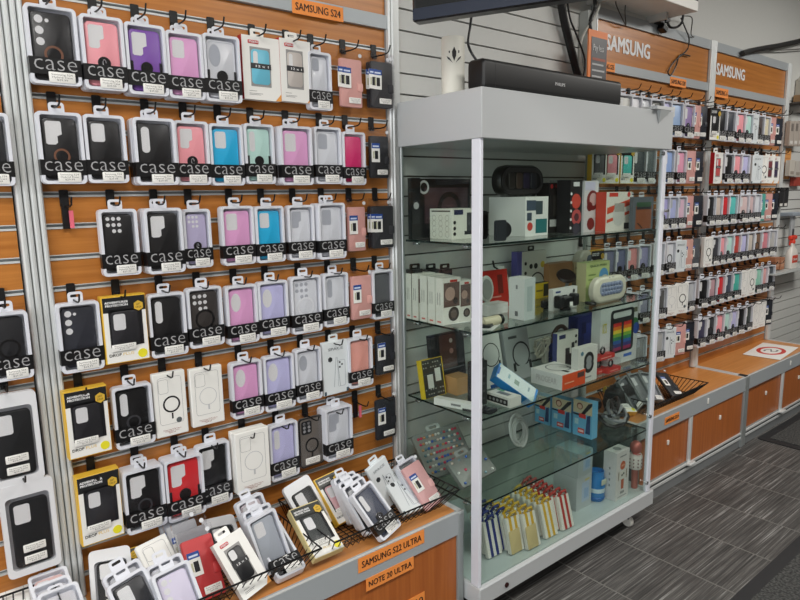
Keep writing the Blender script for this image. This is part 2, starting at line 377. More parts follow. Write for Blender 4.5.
for zz_ in (1.585, .20, .50):
    MB().lathe([(0, 0), (.008, 0), (.008, .008), (0, .008)], CHROME, 12, (CX1-.007+ox, CY1-.045+oy, zz_), 'x').build('glass_hinge', cab)
MB().tube([(CX1+.002+ox, CY1-.02+oy, 1.36), (CX1+.018+ox, CY1-.02+oy, 1.362)], .006, CHROME, 8).build('door_lock', cab)
# ------------------------------------------------------------------ packaged phone cases
BAND = mat((20, 20, 22), .35); BLET = mat((168, 168, 170), .5); LABM = PAPER; PRN = mat((120, 118, 118), .7)
PINK = (240, 158, 166); LIL = (226, 164, 208); LAV = (194, 192, 230); BLU = (36, 176, 222); MINT = (186, 222, 212); MAG = (212, 44, 110)
PUR = (128, 82, 170); RED = (208, 44, 50); CLR = (216, 219, 224); BLK = (24, 24, 26); ROSE = (224, 168, 160); NAVY = (34, 38, 48); TEAL = (84, 178, 164)
BEI = (208, 192, 180); MAUV = (188, 150, 156); BROWN = (120, 90, 66)
HOLE = mat((222, 222, 222), .4)
def priceprint(par, w, h, x):
    text('Samsung S24\nHybrid Case\n$29.99', w*.8, h*.72, PRN, par, x, 0, 0, 0, 'printing')
def label_part(t, w, h, x, y, z, prn=True):
    o = MB().slab(w, h, .002, 0, .0008, LABM, e=.0002, n=2).build('price_label', t); o.location = (x, y, z)
    if prn: priceprint(o, w, h, .0009)
    return o
def phone(t, w, h, col, lens, ring, x0, yc, zc, th=.009, clear=False, n=4):
    """a phone case: rounded slab with camera opening and optional ring grip"""
    m_ = mat(col, .38) if not clear else mat(col, .25)
    c = MB().slab(w, h, .011, 0, th, m_, e=.003, n=n)
    if clear: c.ring(rrect(w-.004, h-.004, .010, n), rrect(w-.011, h-.011, .007, n), th-.0005, th+.0012, mat((214, 216, 222), .2))
    c = c.build('phone_case', t); c.location = (x0, yc, zc)
    q = MB(); hm = HOLE if not clear else mat((172, 176, 184), .35); yl, zt = -w/2, h/2
    X0, X1 = th-.001, th+.0004
    if lens == 'three':
        for k in range(3): q.prism(circ(w*.105, 14, yl+w*.2, zt-w*.2-k*w*.29), X0, X1, hm)
        q.prism(circ(w*.05, 10, yl+w*.40, zt-w*.22), X0, X1, hm)
    elif lens == 'bar': q.prism(rrect(w*.24, w*.78, w*.11, n, yl+w*.23, zt-w*.5), X0, X1, hm)
    elif lens == 'ultra':
        a, b = yl+w*.09, zt-w*.1
        q.prism([(a+.004, b-w*.72), (a+w*.26, b-w*.72), (a+w*.33, b-w*.66), (a+w*.33, b-w*.46), (a+w*.46, b-w*.40), (a+w*.46, b-.004), (a+w*.43, b), (a+.004, b), (a, b-.004), (a, b-w*.68)], X0, X1, hm)
    elif lens == 'sq': q.prism(rrect(w*.42, w*.6, .006, n, yl+w*.3, zt-w*.4), X0, X1, hm)
    elif lens == 'oval': q.prism(circ(w*.2, 16, yl+w*.28, zt-w*.5, w*.36), X0, X1, hm)
    elif lens == 'grid':
        for i in range(3):
            for j in range(3 if i else 2): q.prism(circ(w*.07, 10, yl+w*.16+i*w*.19, zt-w*.16-j*w*.22), X0, X1, hm)
    if q.v: q.build('camera_opening', c)
    if ring == 'ring':
        g = MB(); g.lathe([(0, th-.001), (w*.20, th-.001), (w*.20, th+.0025), (w*.17, th+.003), (w*.09, th+.002), (0, th+.002)], mat((22, 22, 24), .3), 18, (0, .0, -h*.14), 'x')
        g.tube([(th+.003, w*.05*math.cos(a*.7), -h*.14+w*.11*math.sin(a*.7)) for a in range(9)], .0011, mat((186, 186, 190), .3, .6), 4); g.build('ring_grip', c)
    elif ring == 'frame':
        g = MB(); g.lathe([(0, th-.001), (w*.19, th-.001), (w*.19, th+.003), (0, th+.003)], mat((22, 22, 24), .3), 18, (0, .0, -h*.12), 'x')
        for s in (-1, 1): g.box(th-.002, th+.0015, s*w*.46-.003, s*w*.46+.003, -h*.30, -h*.02, mat((30, 30, 34), .3))
        g.build('ring_grip', c)
    elif ring == 'grey': MB().ring(circ(w*.24, 18, 0, -h*.12), circ(w*.18, 18, 0, -h*.12), th-.001, th+.001, mat((120, 80, 60) if col == BLK else (60, 60, 64), .4)).build('ring_grip', c)
    elif ring == 'mag': MB().ring(circ(w*.36, 22, 0, -h*.04), circ(w*.28, 22, 0, -h*.04), th-.001, th+.0008, mat((222, 224, 228) if clear else (16, 16, 18), .35)).build('magnet_ring', c)
    elif ring == 'outline': MB().ring(rrect(w, h, .011), rrect(w-.007, h-.007, .008), th-.004, th+.001, mat((20, 20, 22), .35)).build('dark_bumper', c)
    return c
def tray(t, w, h, d, colm=None, tab=True, win=True, n=4):
    b = MB(); m_ = colm or TRAY
    tk = .0075
    b.ring(rrect(w, h, .010, n), rrect(w-2*tk, h-2*tk, .006, n), .0, d-.001, m_)
    b.ring(rrect(w-.001, h-.001, .010, n), rrect(w-2*tk+.001, h-2*tk+.001, .006, n), d-.0015, d, m_)
    b.prism(rrect(w-2*tk+.002, h-2*tk+.002, .006, n), .0005, .004, TRAYB)
    if tab:
        b.ring([(y, z+h/2+.010) for y, z in rrect(.034, .028, .007, 4)], [(y, z+h/2+.014) for y, z in rrect(.022, .007, .003, 4)], .002, .0035, m_)
    o = b.build('plastic_tray', t)
    if win: MB().prism(rrect(w-2*tk+.003, h-2*tk+.003, .006, n), d-.0042, d-.0036, FILM).build('clear_window', t)
    return o
def make_tray(t, w, h, d, o):
    """o: col, lens, ring, clear, band. Local origin = hang hole, x = back of pack."""
    zc = -.014-h/2
    tr = MB(); P = tray(t, w, h, d, o.get('traym'), True, o.get('win', True)); P.location.z = zc
    for ch in t.children:
        if ch.name.startswith('clear_window'): ch.location.z = zc
    cw, ch_ = w-.022, h-.024
    phone(t, cw, ch_, o['col'], o.get('lens'), o.get('ring'), .004, 0, zc-.001, d-.013, o.get('clear'))
    if o.get('band', True):
        bh = h*.215; z0 = zc-h/2+h*.125; bd = MB(); bm = BAND
        bd.box(d, d+.0007, -w/2-.0008, w/2+.0008, z0, z0+bh, bm); bd.box(.003, d, -w/2-.0009, -w/2-.0002, z0, z0+bh, bm); bd.box(.003, d, w/2+.0002, w/2+.0009, z0, z0+bh, bm)
        bo = bd.build('brand_band', t)
        text('case', w*.84, bh*.62, BLET, bo, d+.0009, 0, z0+bh*.58, -.014)
    label_part(t, w*.52, h*.135, d+.0012, w*.10, zc-h/2+h*.096)
def make_bag(t, w, h, d, o):
    """folding wallet case in a clear bag with blue header tag"""
    zc = -.014-h/2
    b = MB(); b.box(0, d, -w/2-.006, w/2+.006, zc-h/2-.004, zc+h/2+.026, BAG); bg = b.build('clear_bag', t)
    c = MB(); m_ = mat(o['col'], .5, noise=.04); c.slab(w, h, .006, 0, d*.78, m_, e=.002); c.box(d*.2, d*.5, -w/2-.0012, -w/2+.001, -h/2+.004, h/2-.004, m_)
    c = c.build('wallet_case', t); c.location = (.001, 0, zc)
    MB().slab(w*.26, .028, .005, 0, .0022, m_, w*.40, -.01).build('clasp_flap', c).location = (d*.78, 0, 0)
    g = MB(); g.box(0, .0012, -.016, .016, -.030, .030, PAPER); g.box(.0012, .0016, -.016, .016, .014, .030, mat((30, 72, 150), .45)); g.box(.0012, .0016, -.004, .009, -.020, .006, mat((20, 22, 28), .4)); g.box(.0012, .0017, -.011, -.006, -.018, .004, mat((190, 190, 160), .4)); g.box(.0016, .0018, -.012, .012, .018, .023, mat((210, 220, 240), .5))
    s = g.build('header_tag', t); s.location = (d+.0005, -w*.24, zc+h*.10)
    if o.get('tag2'):
        s2 = link('header_tag', s.data, t); s2.location = (d+.0002, -w*.24-.017, zc+h*.10+.001)
    label_part(t, w*.56, h*.12, d+.0008, w*.12, zc-h*.36)
    MB().lathe([(0, 0), (.006, 0), (.006, .002), (0, .002)], mat((226, 228, 232), .2), 12, (d, w*.40, zc+h/2+.012), 'x').build('snap_button', t)
def make_pis(t, w, h, d, o):
    zc = -.014-h/2; b = MB(); b.box(0, d, -w/2, w/2, zc-h/2, zc+h/2, PAPER, {'l': mat(o.get('side', (186, 34, 44)), .4)}); b.ring([(y, z+zc+h/2+.010) for y, z in rrect(.040, .030, .005)], [(y, z+zc+h/2+.014) for y, z in rrect(.022, .007, .003)], .002, .004, PAPER)
    b.build('card_box', t)
    q = MB(); q.box(d, d+.0006, -w*.30, w*.24, zc-h*.29, zc+h*.33, mat((150, 148, 146), .4)); q.build('box_window', t)
    phone(t, w*.50, h*.56, o['col'], o.get('lens'), None, d-.006, -w*.03, zc+h*.02, .008)
    k = MB().box(d+.0024, d+.003, -w*.30, w*.24, zc-h*.01, zc+h*.075, mat((50, 50, 52), .4)).build('window_strip', t)
    text('12 x 1', w*.34, h*.035, LET, k, d+.0032, 0, zc+h*.03, .01)
    r = MB().slab(w*.28, h*.055, .002, 0, .0006, mat((200, 30, 40), .4), e=.0002).build('brand_badge', t); r.location = (d+.0004, -w*.20, zc+h*.405)
    text('PISEN', w*.22, h*.032, LET, r, .0008, 0, 0, .01)
    a = MB(); a.loft([[(d+.0003, w*.5, zc-h*.5), (d+.0003, w*.5, zc-h*.38), (d+.0003, w*.34, zc-h*.5)], [(d+.0006, w*.5, zc-h*.5), (d+.0006, w*.5, zc-h*.38), (d+.0006, w*.34, zc-h*.5)]], mat((232, 160, 80), .4)).build('orange_corner', t); a = MB()
    for k2 in range(3): a.box(d+.0002, d+.0005, -w*.36, -w*.36+w*(.2, .36, .3)[k2], zc-h*(.36, .40, .42)[k2]-.001, zc-h*(.36, .40, .42)[k2], PRN)
    a.build('printed_text', t)
def make_yel(t, w, h, d, o):
    zc = -.008-h/2; Y = mat(o.get('side', (232, 186, 60)), .4); b = MB(); b.box(0, d, -w/2, w/2, zc-h/2, zc+h/2, Y); b.build('yellow_box', t)
    f = MB(); dk = mat(o.get('head', (34, 35, 37)), .4)
    f.box(d, d+.0005, -w*.47, w*.49, zc-h*.49, zc+h*.48, PAPER); f.box(d+.0005, d+.0009, -w*.47, w*.49, zc+h*.26, zc+h*.48, dk); f.box(d+.0005, d+.0009, -w*.36, w*.40, zc-h*.26, zc+h*.30, mat((26, 26, 30), .3)); f.build('printed_front', t)
    phone(t, w*.64, h*.54, o['col'], 'sq' if not o.get('lens') else o['lens'], None, d-.005, .0, zc+h*.0, .0075)
    MB().box(d+.004, d+.0046, -w*.36, w*.40, zc-h*.27, zc+h*.26, FILM).build('clear_window', t)
    g = MB().prism([(.011*math.cos(math.radians(60*k+30))*1.15, .0135*math.sin(math.radians(60*k+30))) for k in range(6)], 0, .0008, mat((220, 180, 66), .4)).build('gold_badge', t); g.location = (d+.0048, w*.32, zc+h*.33)
    text('20FT\nDROP', .014, .013, mat((70, 56, 20), .5), g, .001, 0, 0)
    c = MB().prism(circ(w*.11, 18), 0, .0006, mat((236, 226, 50), .4)).build('yellow_dot', t); c.location = (d+.0008, w*.34, zc-h*.40)
    text('ADVENTURER\nPROTECTION', w*.52, h*.075, LET, t, d+.0011, -w*.16, zc+h*.385, .02)
    text('DROP', w*.27, h*.042, mat((44, 44, 46), .5), t, d+.0007, -w*.28, zc-h*.375, .01); text('PLUS', w*.25, h*.042, mat((228, 190, 80), .5), t, d+.0007, w*.02, zc-h*.375, .0)
    label_part(t, w*.55, h*.10, d+.0050, -w*.08, zc-h*.265)
def make_mag(t, w, h, d, o):
    zc = -.008-h/2; b = MB(); b.bbox(0, d, -w/2, w/2, zc-h/2, zc+h/2, PAPER, .002); b.build('card_box', t)
    a = MB(); X0, X1 = d-.0002, d+.0004; ln = mat((150, 150, 152), .5)
    a.ring(rrect(w*.74, h*.74, .008, 4, 0, zc+h*.06), rrect(w*.74-.0014, h*.74-.0014, .0074, 4, 0, zc+h*.06), X0, X1, ln)
    a.ring(rrect(w*.3, h*.22, .006, 4, -w*.2, zc+h*.29), rrect(w*.3-.0014, h*.22-.0014, .0054, 4, -w*.2, zc+h*.29), X0, X1, ln)
    dk = mat((28, 28, 30), .4) if o.get('dark') else mat((196, 196, 198), .5)
    r = w*.27; a.ring(circ(r, 26, w*.02, zc+h*.0), circ(r*(.80 if o.get('dark') else .94), 26, w*.02, zc), X0, X1, dk); a.box(X0, X1, w*.0, w*.05, zc-h*.23, zc-h*.14, dk)
    if o.get('dark'): a.prism(circ(w*.09, 16, w*.22, zc-h*.27), X0, X1, mat((90, 96, 98), .4))
    a.build('printed_front', t)
    q = text('Samsung S24 Ultra\nMagnetic Case\n$29.99', w*.56, h*.07, mat((150, 70, 60), .6), t, d+.0006, -w*.02, zc-h*.42)
def make_spc(t, w, h, d, o):
    zc = -.012-h/2; b = MB(); P2 = mat((226, 232, 234), .35); b.bbox(0, d, -w/2, w/2, zc-h/2, zc+h/2, P2, .002); b.ring([(y, z+zc+h/2+.008) for y, z in rrect(.036, .026, .006)], [(y, z+zc+h/2+.012) for y, z in rrect(.022, .006, .003)], .002, .004, P2); b.build('card_box', t)
    text('SPACE', w*.58, h*.05, mat((150, 156, 160), .4), t, d+.0005, 0, zc+h*.36, .01)
    a = MB(); X0, X1 = d-.0002, d+.0005
    a.prism([(-w*.22+.009*math.cos(math.radians(60*k+30)), zc+h*.17+.009*math.sin(math.radians(60*k+30))) for k in range(6)], X0, X1, mat((44, 48, 50), .4))
    for s, yy in ((1, -.10), (-1, .16)):
        a.add([(X1, (yy*w+s*dy+sh*.010*s), zc+z_) for z_, sh in ((-h*.36, 0), (h*.2, 1)) for dy in (0, .0016)], [(0, 1, 3, 2)], mat((150, 158, 164), .4))
    a.ring(rrect(w*.30, h*.50, .006, 4, w*.22, zc-h*.12), rrect(w*.30-.002, h*.50-.002, .005, 4, w*.22, zc-h*.12), X0, X1, mat((160, 168, 176), .4))
    for k in range(3): a.prism(circ(.0035, 10, w*.15+.009*(k % 2), zc+h*.09-.008*k), X0, X1+.0002, mat((70, 76, 82), .3))
    for s in (-1, 1): a.box(X0, X1, s*w*.44-.004, s*w*.44+.004, zc-h*.49, zc-h*.42, mat((70, 90, 100), .4))
    a.build('printed_front', t)
def make_opn(t, w, h, d, o):
    """bare magnetic case in a thin clear sleeve"""
    zc = -.014-h/2; MB().box(0, d, -w/2-.002, w/2+.002, zc-h/2-.003, zc+h/2+.016, BAG).build('clear_bag', t)
    c = phone(t, w, h, (104, 98, 92), None, None, .001, 0, zc, d*.8)
    MB().ring(rrect(w, h, .011), rrect(w-.006, h-.006, .009), d*.5, d*.8+.001, mat((30, 30, 32), .4)).build('dark_bumper', c)
    q = MB(); X0, X1 = d*.8-.001, d*.8+.0008
    q.prism(rrect(w*.42, h*.27, .008, 4, -w*.2, h*.31), X0, X1, mat((34, 34, 36), .4))
    for i in range(2):
        for j in range(3): q.prism(circ(.005, 12, -w*.29+i*w*.19, h*.39-j*h*.075), X1-.0002, X1+.0006, mat((150, 150, 152), .3))
    q.build('camera_opening', c)
    q = MB(); q.ring(circ(w*.28, 22, 0, -h*.07), circ(w*.22, 22, 0, -h*.07), X0, X1, BLACK); q.box(X0, X1, -.003, .003, -h*.33, -h*.22, BLACK); q.build('magnet_ring', c)
    label_part(t, w*.6, h*.13, d+.0008, 0, zc-h*.38)
def make_zip(t, w, h, d, o):
    """black rugged case in a white bordered zip bag"""
    zc = -.012-h/2; WB = mat((226, 227, 230), .3); b = MB()
    b.ring(rrect(w, h, .012, 4, 0, zc), rrect(w-.022, h-.05, .010, 4, 0, zc-.008), .0, d, WB); b.prism(rrect(w-.02, h-.048, .01, 4, 0, zc-.008), 0, .002, mat((168, 168, 172), .35)); b.build('zip_bag', t)
    phone(t, w*.70, h*.72, (30, 31, 33), 'sq', None, .002, .002, zc-h*.055, d-.004)
    MB().prism(rrect(w-.024, h-.052, .01, 4, 0, zc-.008), d-.0008, d-.0002, FILM).build('clear_window', t)
    for k, zz_ in enumerate((-.21, -.335)):
        l = label_part(t, w*.42, h*.085, d+.001, w*.03, zc+h*zz_)
MAKE = dict(tray=(make_tray, 'blister_phone_case'), bag=(make_bag, 'wallet_phone_case'), pis=(make_pis, 'boxed_phone_case'), yel=(make_yel, 'boxed_phone_case'), mag=(make_mag, 'boxed_phone_case'), spc=(make_spc, 'boxed_phone_case'), opn=(make_opn, 'sleeved_phone_case'), zip=(make_zip, 'bagged_phone_case'))
TOP = dict(tray=.014, bag=.014, pis=.014, yel=.008, mag=.008, spc=.012, opn=.014, zip=.012)
DEP = dict(tray=.024, bag=.014, pis=.024, yel=.026, mag=.020, spc=.016, opn=.012, zip=.014)
def kids(o): return [c for c in bpy.data.objects if c.parent == o]
def copy_tree(o, parent=None):
    c = o.copy(); COL.objects.link(c); c.parent = parent
    for k in list(o.children): copy_tree(k, c)
    return c
# hooks ---------------------------------------------------------------
def hook_mesh(Lh):
    b = MB(); b.box(.0005, .005, -.010, .010, -.036, .003, BLACK); b.box(-.001, .004, -.008, .008, .001, .004, BLACK); b.box(.003, .012, -.007, .007, -.040, -.028, BLACK)
    br = b.mesh('bracket'); w = MB(); w.tube([(.006, 0, -.034), (Lh*.55, 0, -.036), (Lh-.018, 0, -.035), (Lh-.008, 0, -.031), (Lh, 0, -.014)], .0022, WIRE, 6)
    return br, w.mesh('wire_arm')
HK = {}
def hook(y, z, Lh, label, group):
    if Lh not in HK: HK[Lh] = hook_mesh(Lh)
    t = thing('slatwall_hook', label, 'hook', (.0015, y, z), group=group)
    link('bracket', HK[Lh][0], t); link('wire_arm', HK[Lh][1], t); return t
ORD = ['first', 'second', 'third', 'fourth', 'fifth', 'sixth', 'seventh', 'eighth', 'ninth', 'tenth', 'eleventh', 'twelfth']
RN = ['top', 'second', 'third', 'fourth', 'fifth', 'bottom']
# rows of the near unit: kind, description, options, xl, xr, yt, yb, packs on the hook
T = lambda col, lens=None, ring=None, **k: dict(col=col, lens=lens, ring=ring, **k)
ROWS = [
 [('tray', 'black ring-grip phone case in white tray', T(BLK, 'three', 'grey'), 28, 79, 6, 84.5, 1),
  ('tray', 'rose pink ring-grip phone case in white tray', T(PINK, 'ultra', 'ring'), 83, 125.5, 16, 90, 2),
  ('tray', 'purple phone case with black ring in white tray', T(PUR, 'ultra', 'frame'), 127, 167, 24, 95, 2),
  ('tray', 'lilac pink phone case in white tray', T(LIL, 'sq'), 168, 204, 32, 99, 2),
  ('tray', 'clear phone case with black outline in tray', T((206, 208, 212), 'oval', 'frame', clear=True), 205, 241, 35, 102, 2),
  ('pis', 'white and red box with blue phone case', T((110, 190, 214), 'bar'), 243, 280, 37, 100, 1),
  ('pis', 'white box with pale grey phone case window', T((196, 188, 182), 'bar'), 280, 311, 40, 102, 1),
  ('tray', 'clear phone case in frosted tray', T(CLR, 'sq', clear=True), 309, 332, 52, 110, 1),
  ('bag', 'pink wallet phone case in clear bag', T(ROSE, tag2=True), 341, 362.5, 59, 107, 1),
  ('bag', 'dark grey wallet phone case in clear bag', T((50, 50, 54), tag2=True), 372, 393, 62, 107.5, 2)],
 [('tray', 'black ring-grip phone case in white tray', T(BLK, 'ultra', 'grey'), 39, 84.5, 112, 184, 1),
  ('tray', 'plain black phone case in white tray', T(BLK, 'sq'), 86, 127, 115, 183, 1),
  ('tray', 'black phone case in white tray', T(BLK, 'bar'), 135.5, 177, 118, 185, 2),
  ('tray', 'rose pink phone case with ring in white tray', T(PINK, 'ultra', 'ring'), 176, 210, 121, 185, 1),
  ('tray', 'bright blue phone case in white tray', T(BLU, 'sq'), 211, 244, 124, 185.5, 1),
  ('tray', 'mint green phone case with black ring', T(MINT, 'bar', 'frame'), 245, 275, 124, 184, 1),
  ('tray', 'lilac pink phone case in white tray', T(LIL, 'sq'), 281, 313, 126, 185, 2),
  ('tray', 'clear phone case in white tray', T(CLR, 'sq', clear=True), 315, 342, 127, 184, 1),
  ('tray', 'hot pink phone case in white tray', T(MAG, None), 343, 366, 132, 185, 1),
  ('bag', 'dark grey wallet phone case in clear bag', T((44, 44, 48)), 371, 389, 136, 178, 1)],
 [None,
  ('tray', 'black phone case with dotted lens in tray', T(BLK, 'grid'), 101, 139.5, 209, 276, 1),
  ('tray', 'black phone case with shaped camera cutout', T(BLK, 'ultra'), 146, 184, 208, 273.5, 2),
  ('tray', 'lavender phone case with black ring', T((184, 176, 206), 'grid', 'ring'), 184, 212, 209, 268, 1),
  ('tray', 'lilac pink phone case in white tray', T(LIL, 'sq'), 222, 255, 206, 265, 1),
  ('tray', 'bright blue phone case in white tray', T(BLU, 'sq'), 256, 285, 206, 262.5, 1),
  ('tray', 'clear phone case in white tray', T(CLR, 'ultra', clear=True), 289, 315, 205, 260, 1),
  ('tray', 'clear phone case in white tray', T(CLR, 'sq', clear=True), 319, 346, 203, 259, 2),
  ('bag', 'rose pink wallet phone case in clear bag', T(ROSE), 349, 366, 207, 251, 1),
  ('bag', 'black wallet phone case in clear bag', T((50, 50, 54), tag2=True), 373, 394, 206, 248, 2)],
 [('tray', 'black and smoky clear phone case in tray', T((46, 48, 56), 'three'), 59, 102.5, 302, 372, 1),
  ('yel', 'yellow and black box with rugged phone case', T((40, 40, 44)), 103, 147.5, 295, 362, 1),
  ('tray', 'black phone case in white tray', T(BLK, 'bar'), 150, 187, 293, 356.5, 1),
  ('tray', 'smoky black phone case with magnet ring', T((58, 54, 52), 'grid', 'mag'), 188, 223.5, 287, 347, 1),
  ('tray', 'lilac pink phone case in white tray', T(LIL, 'oval'), 227, 258.5, 285, 344, 1),
  ('tray', 'lavender phone case in white tray', T(LAV, 'oval'), 259, 289, 281, 337, 1),
  ('tray', 'clear magnetic phone case in white tray', T(CLR, 'grid', 'mag', clear=True), 292, 322, 276, 333, 1),
  ('tray', 'clear phone case in white tray', T(CLR, 'bar', clear=True), 324, 349, 273, 326, 1),
  ('bag', 'rose pink wallet phone case in clear box', T(ROSE), 352, 372, 276, 319, 1),
  ('tray', 'dark grey phone case in frosted tray', T((84, 86, 90), None), 373, 394, 270, 318.5, 1)],
 [('yel', 'yellow and black box with rugged phone case', T((38, 38, 42)), 65, 109.5, 388, 456, 1),
  ('tray', 'black phone case with small ring in tray', T((20, 20, 22), 'bar', 'grey'), 114, 154, 385, 447, 1),
  ('mag', 'white box printed with black magnet ring', T(BLK, dark=True), 154.5, 187, 372, 436, 1),
  ('mag', 'white box printed with grey phone outline', T(BLK), 191, 223.5, 367, 425, 1),
  ('tray', 'lilac pink phone case in white tray', T(LIL, 'oval'), 232, 263, 361, 417, 1),
  ('tray', 'lavender phone case in white tray', T(LAV, 'oval'), 265, 295, 355, 410, 1),
  ('tray', 'clear phone case in white tray', T(CLR, 'oval', clear=True), 296.5, 322, 348, 401, 1),
  ('spc', 'white box printed with slim phone drawing', T(CLR), 323, 348.5, 341, 394, 1),
  ('tray', 'pink wallet phone case in white tray', T((232, 164, 150), None), 349.5, 373, 337.5, 387, 1),
  ('bag', 'black wallet phone case in clear bag', T((44, 46, 52)), 377, 395, 335, 374, 1)],
 [('yel', 'yellow and black box with rugged phone case', T((36, 36, 40)), 78, 122, 472, 541.5, 1),
  ('tray', 'black phone case with ring in white tray', T((20, 20, 22), 'ultra', 'grey'), 125, 166, 468, 531, 2),
  ('tray', 'red phone case with black ring in tray', T(RED, 'ultra', 'frame'), 166, 205, 457, 519, 2),
  ('tray', 'black phone case with curved cutout in tray', T(BLK, 'ultra'), 198, 231.5, 443, 506, 1),
  ('mag', 'white box printed with grey phone outline', T(BLK), 236, 270, 430, 491, 3),
  ('tray', 'lavender phone case in white tray', T(LAV, 'bar'), 270, 299, 423, 479, 1),
  ('opn', 'smoky magnetic phone case in clear sleeve', T(BLK), 300, 324, 417, 466, 1),
  ('tray', 'clear phone case in white tray', T(CLR, 'ultra', clear=True), 326, 353, 407, 459, 2),
  None,
  ('bag', 'black wallet phone case in clear bag', T((40, 42, 48)), 377, 396, 399, 438.5, 1)],
]
def place_pack(kind, desc, o, xl, xr, yt, yb, n, rz, label, group):
    d = DEP[kind]; xf = .024+d+(n-1)*.5*d
    if kind == 'bag': xf = .045
    um, vm = (xl+xr)/2, (yt+yb)/2
    y0, y1 = at(xl, vm, 0, xf).y, at(xr, vm, 0, xf).y; z1, z0 = at(um, yt, 0, xf).z, at(um, yb, 0, xf).z
    w, h = y1-y0, z1-z0
    t = thing(MAKE[kind][1], label, 'phone case', (xf-d, (y0+y1)/2, z1+TOP[kind]), (0, 0, random.uniform(-.03, .03)), group)
    MAKE[kind][0](t, w, h, d, o); return t, w, h, xf
for ri, row in enumerate(ROWS):
    rz = 1.92-.2286*ri
    for k, e in enumerate(row):
        if e is None:
            u = 65.5 if ri == 2 else 357
            y = at(u, 200 if ri == 2 else 392, 0, .02).y
            hk = hook(y, rz, .085, 'empty black hook with pink tag, %s row of near wall' % RN[ri], None)
            MB().box(.02, .024, .004, .013, -.088, -.046, mat((236, 110, 130), .5)).build('pink_price_tag', hk)
            MB().box(.004, .010, -.009, .007, -.090, -.034, BLACK).build('label_holder', hk)
            continue
        kind, desc, o, xl, xr, yt, yb, n = e
        lab = '%s, %s in %s row, near wall' % (desc, ORD[k], RN[ri])
        t, w, h, xf = place_pack(kind, desc, o, xl, xr, yt, yb, n, rz, lab, 'phone cases hanging on the near slat wall')
        d = DEP[kind]
        for b in range(1, n):
            if t.location.x-(d+.0006)*b < .006: break
            c = copy_tree(t); c.location.x -= (d+.0012)*b; c.location.y += .0015*b*(-1)**b
            c['label'] = 'phone case pack tucked behind the %s one in %s row, near wall' % (ORD[k], RN[ri])
            if n == 3: c['label'] = '%s box behind the front white box in bottom row, near wall' % ('middle', 'rearmost')[b-1]
        hook(t.location.y-.004, rz if kind in ('bag', 'opn') else max(min(rz, t.location.z+.050), rz-.02), .092, 'black hook, %s from left in %s hook row of near wall' % (ORD[k], RN[ri]), 'hooks on the near slat wall')
# packs on the unit cut off at the left edge
for kind, desc, o, xl, xr, yt, yb in [
 ('tray', 'black phone case cut off at left edge, second row height', T((40, 41, 44), 'bar'), -34, 12, 112, 186),
 ('tray', 'black case with white logo cut off at left edge, fourth row', T((34, 35, 38), 'mag', 'mag'), -12, 31.5, 312, 381),
 ('zip', 'black rugged phone case in white zip bag, upper at left edge', T(BLK), -16, 41, 393, 486),
 ('zip', 'black rugged phone case in white zip bag, lower at left edge', T(BLK), 2, 58, 481, 574)]:
    t, w, h, xf = place_pack(kind, desc, o, xl, xr, yt, yb, 1, 0, desc, 'phone cases on the cut off unit')
    hook(t.location.y-.003, t.location.z+.034, .08, 'black hook holding the ' + desc.replace('phone case ', 'case '), None)
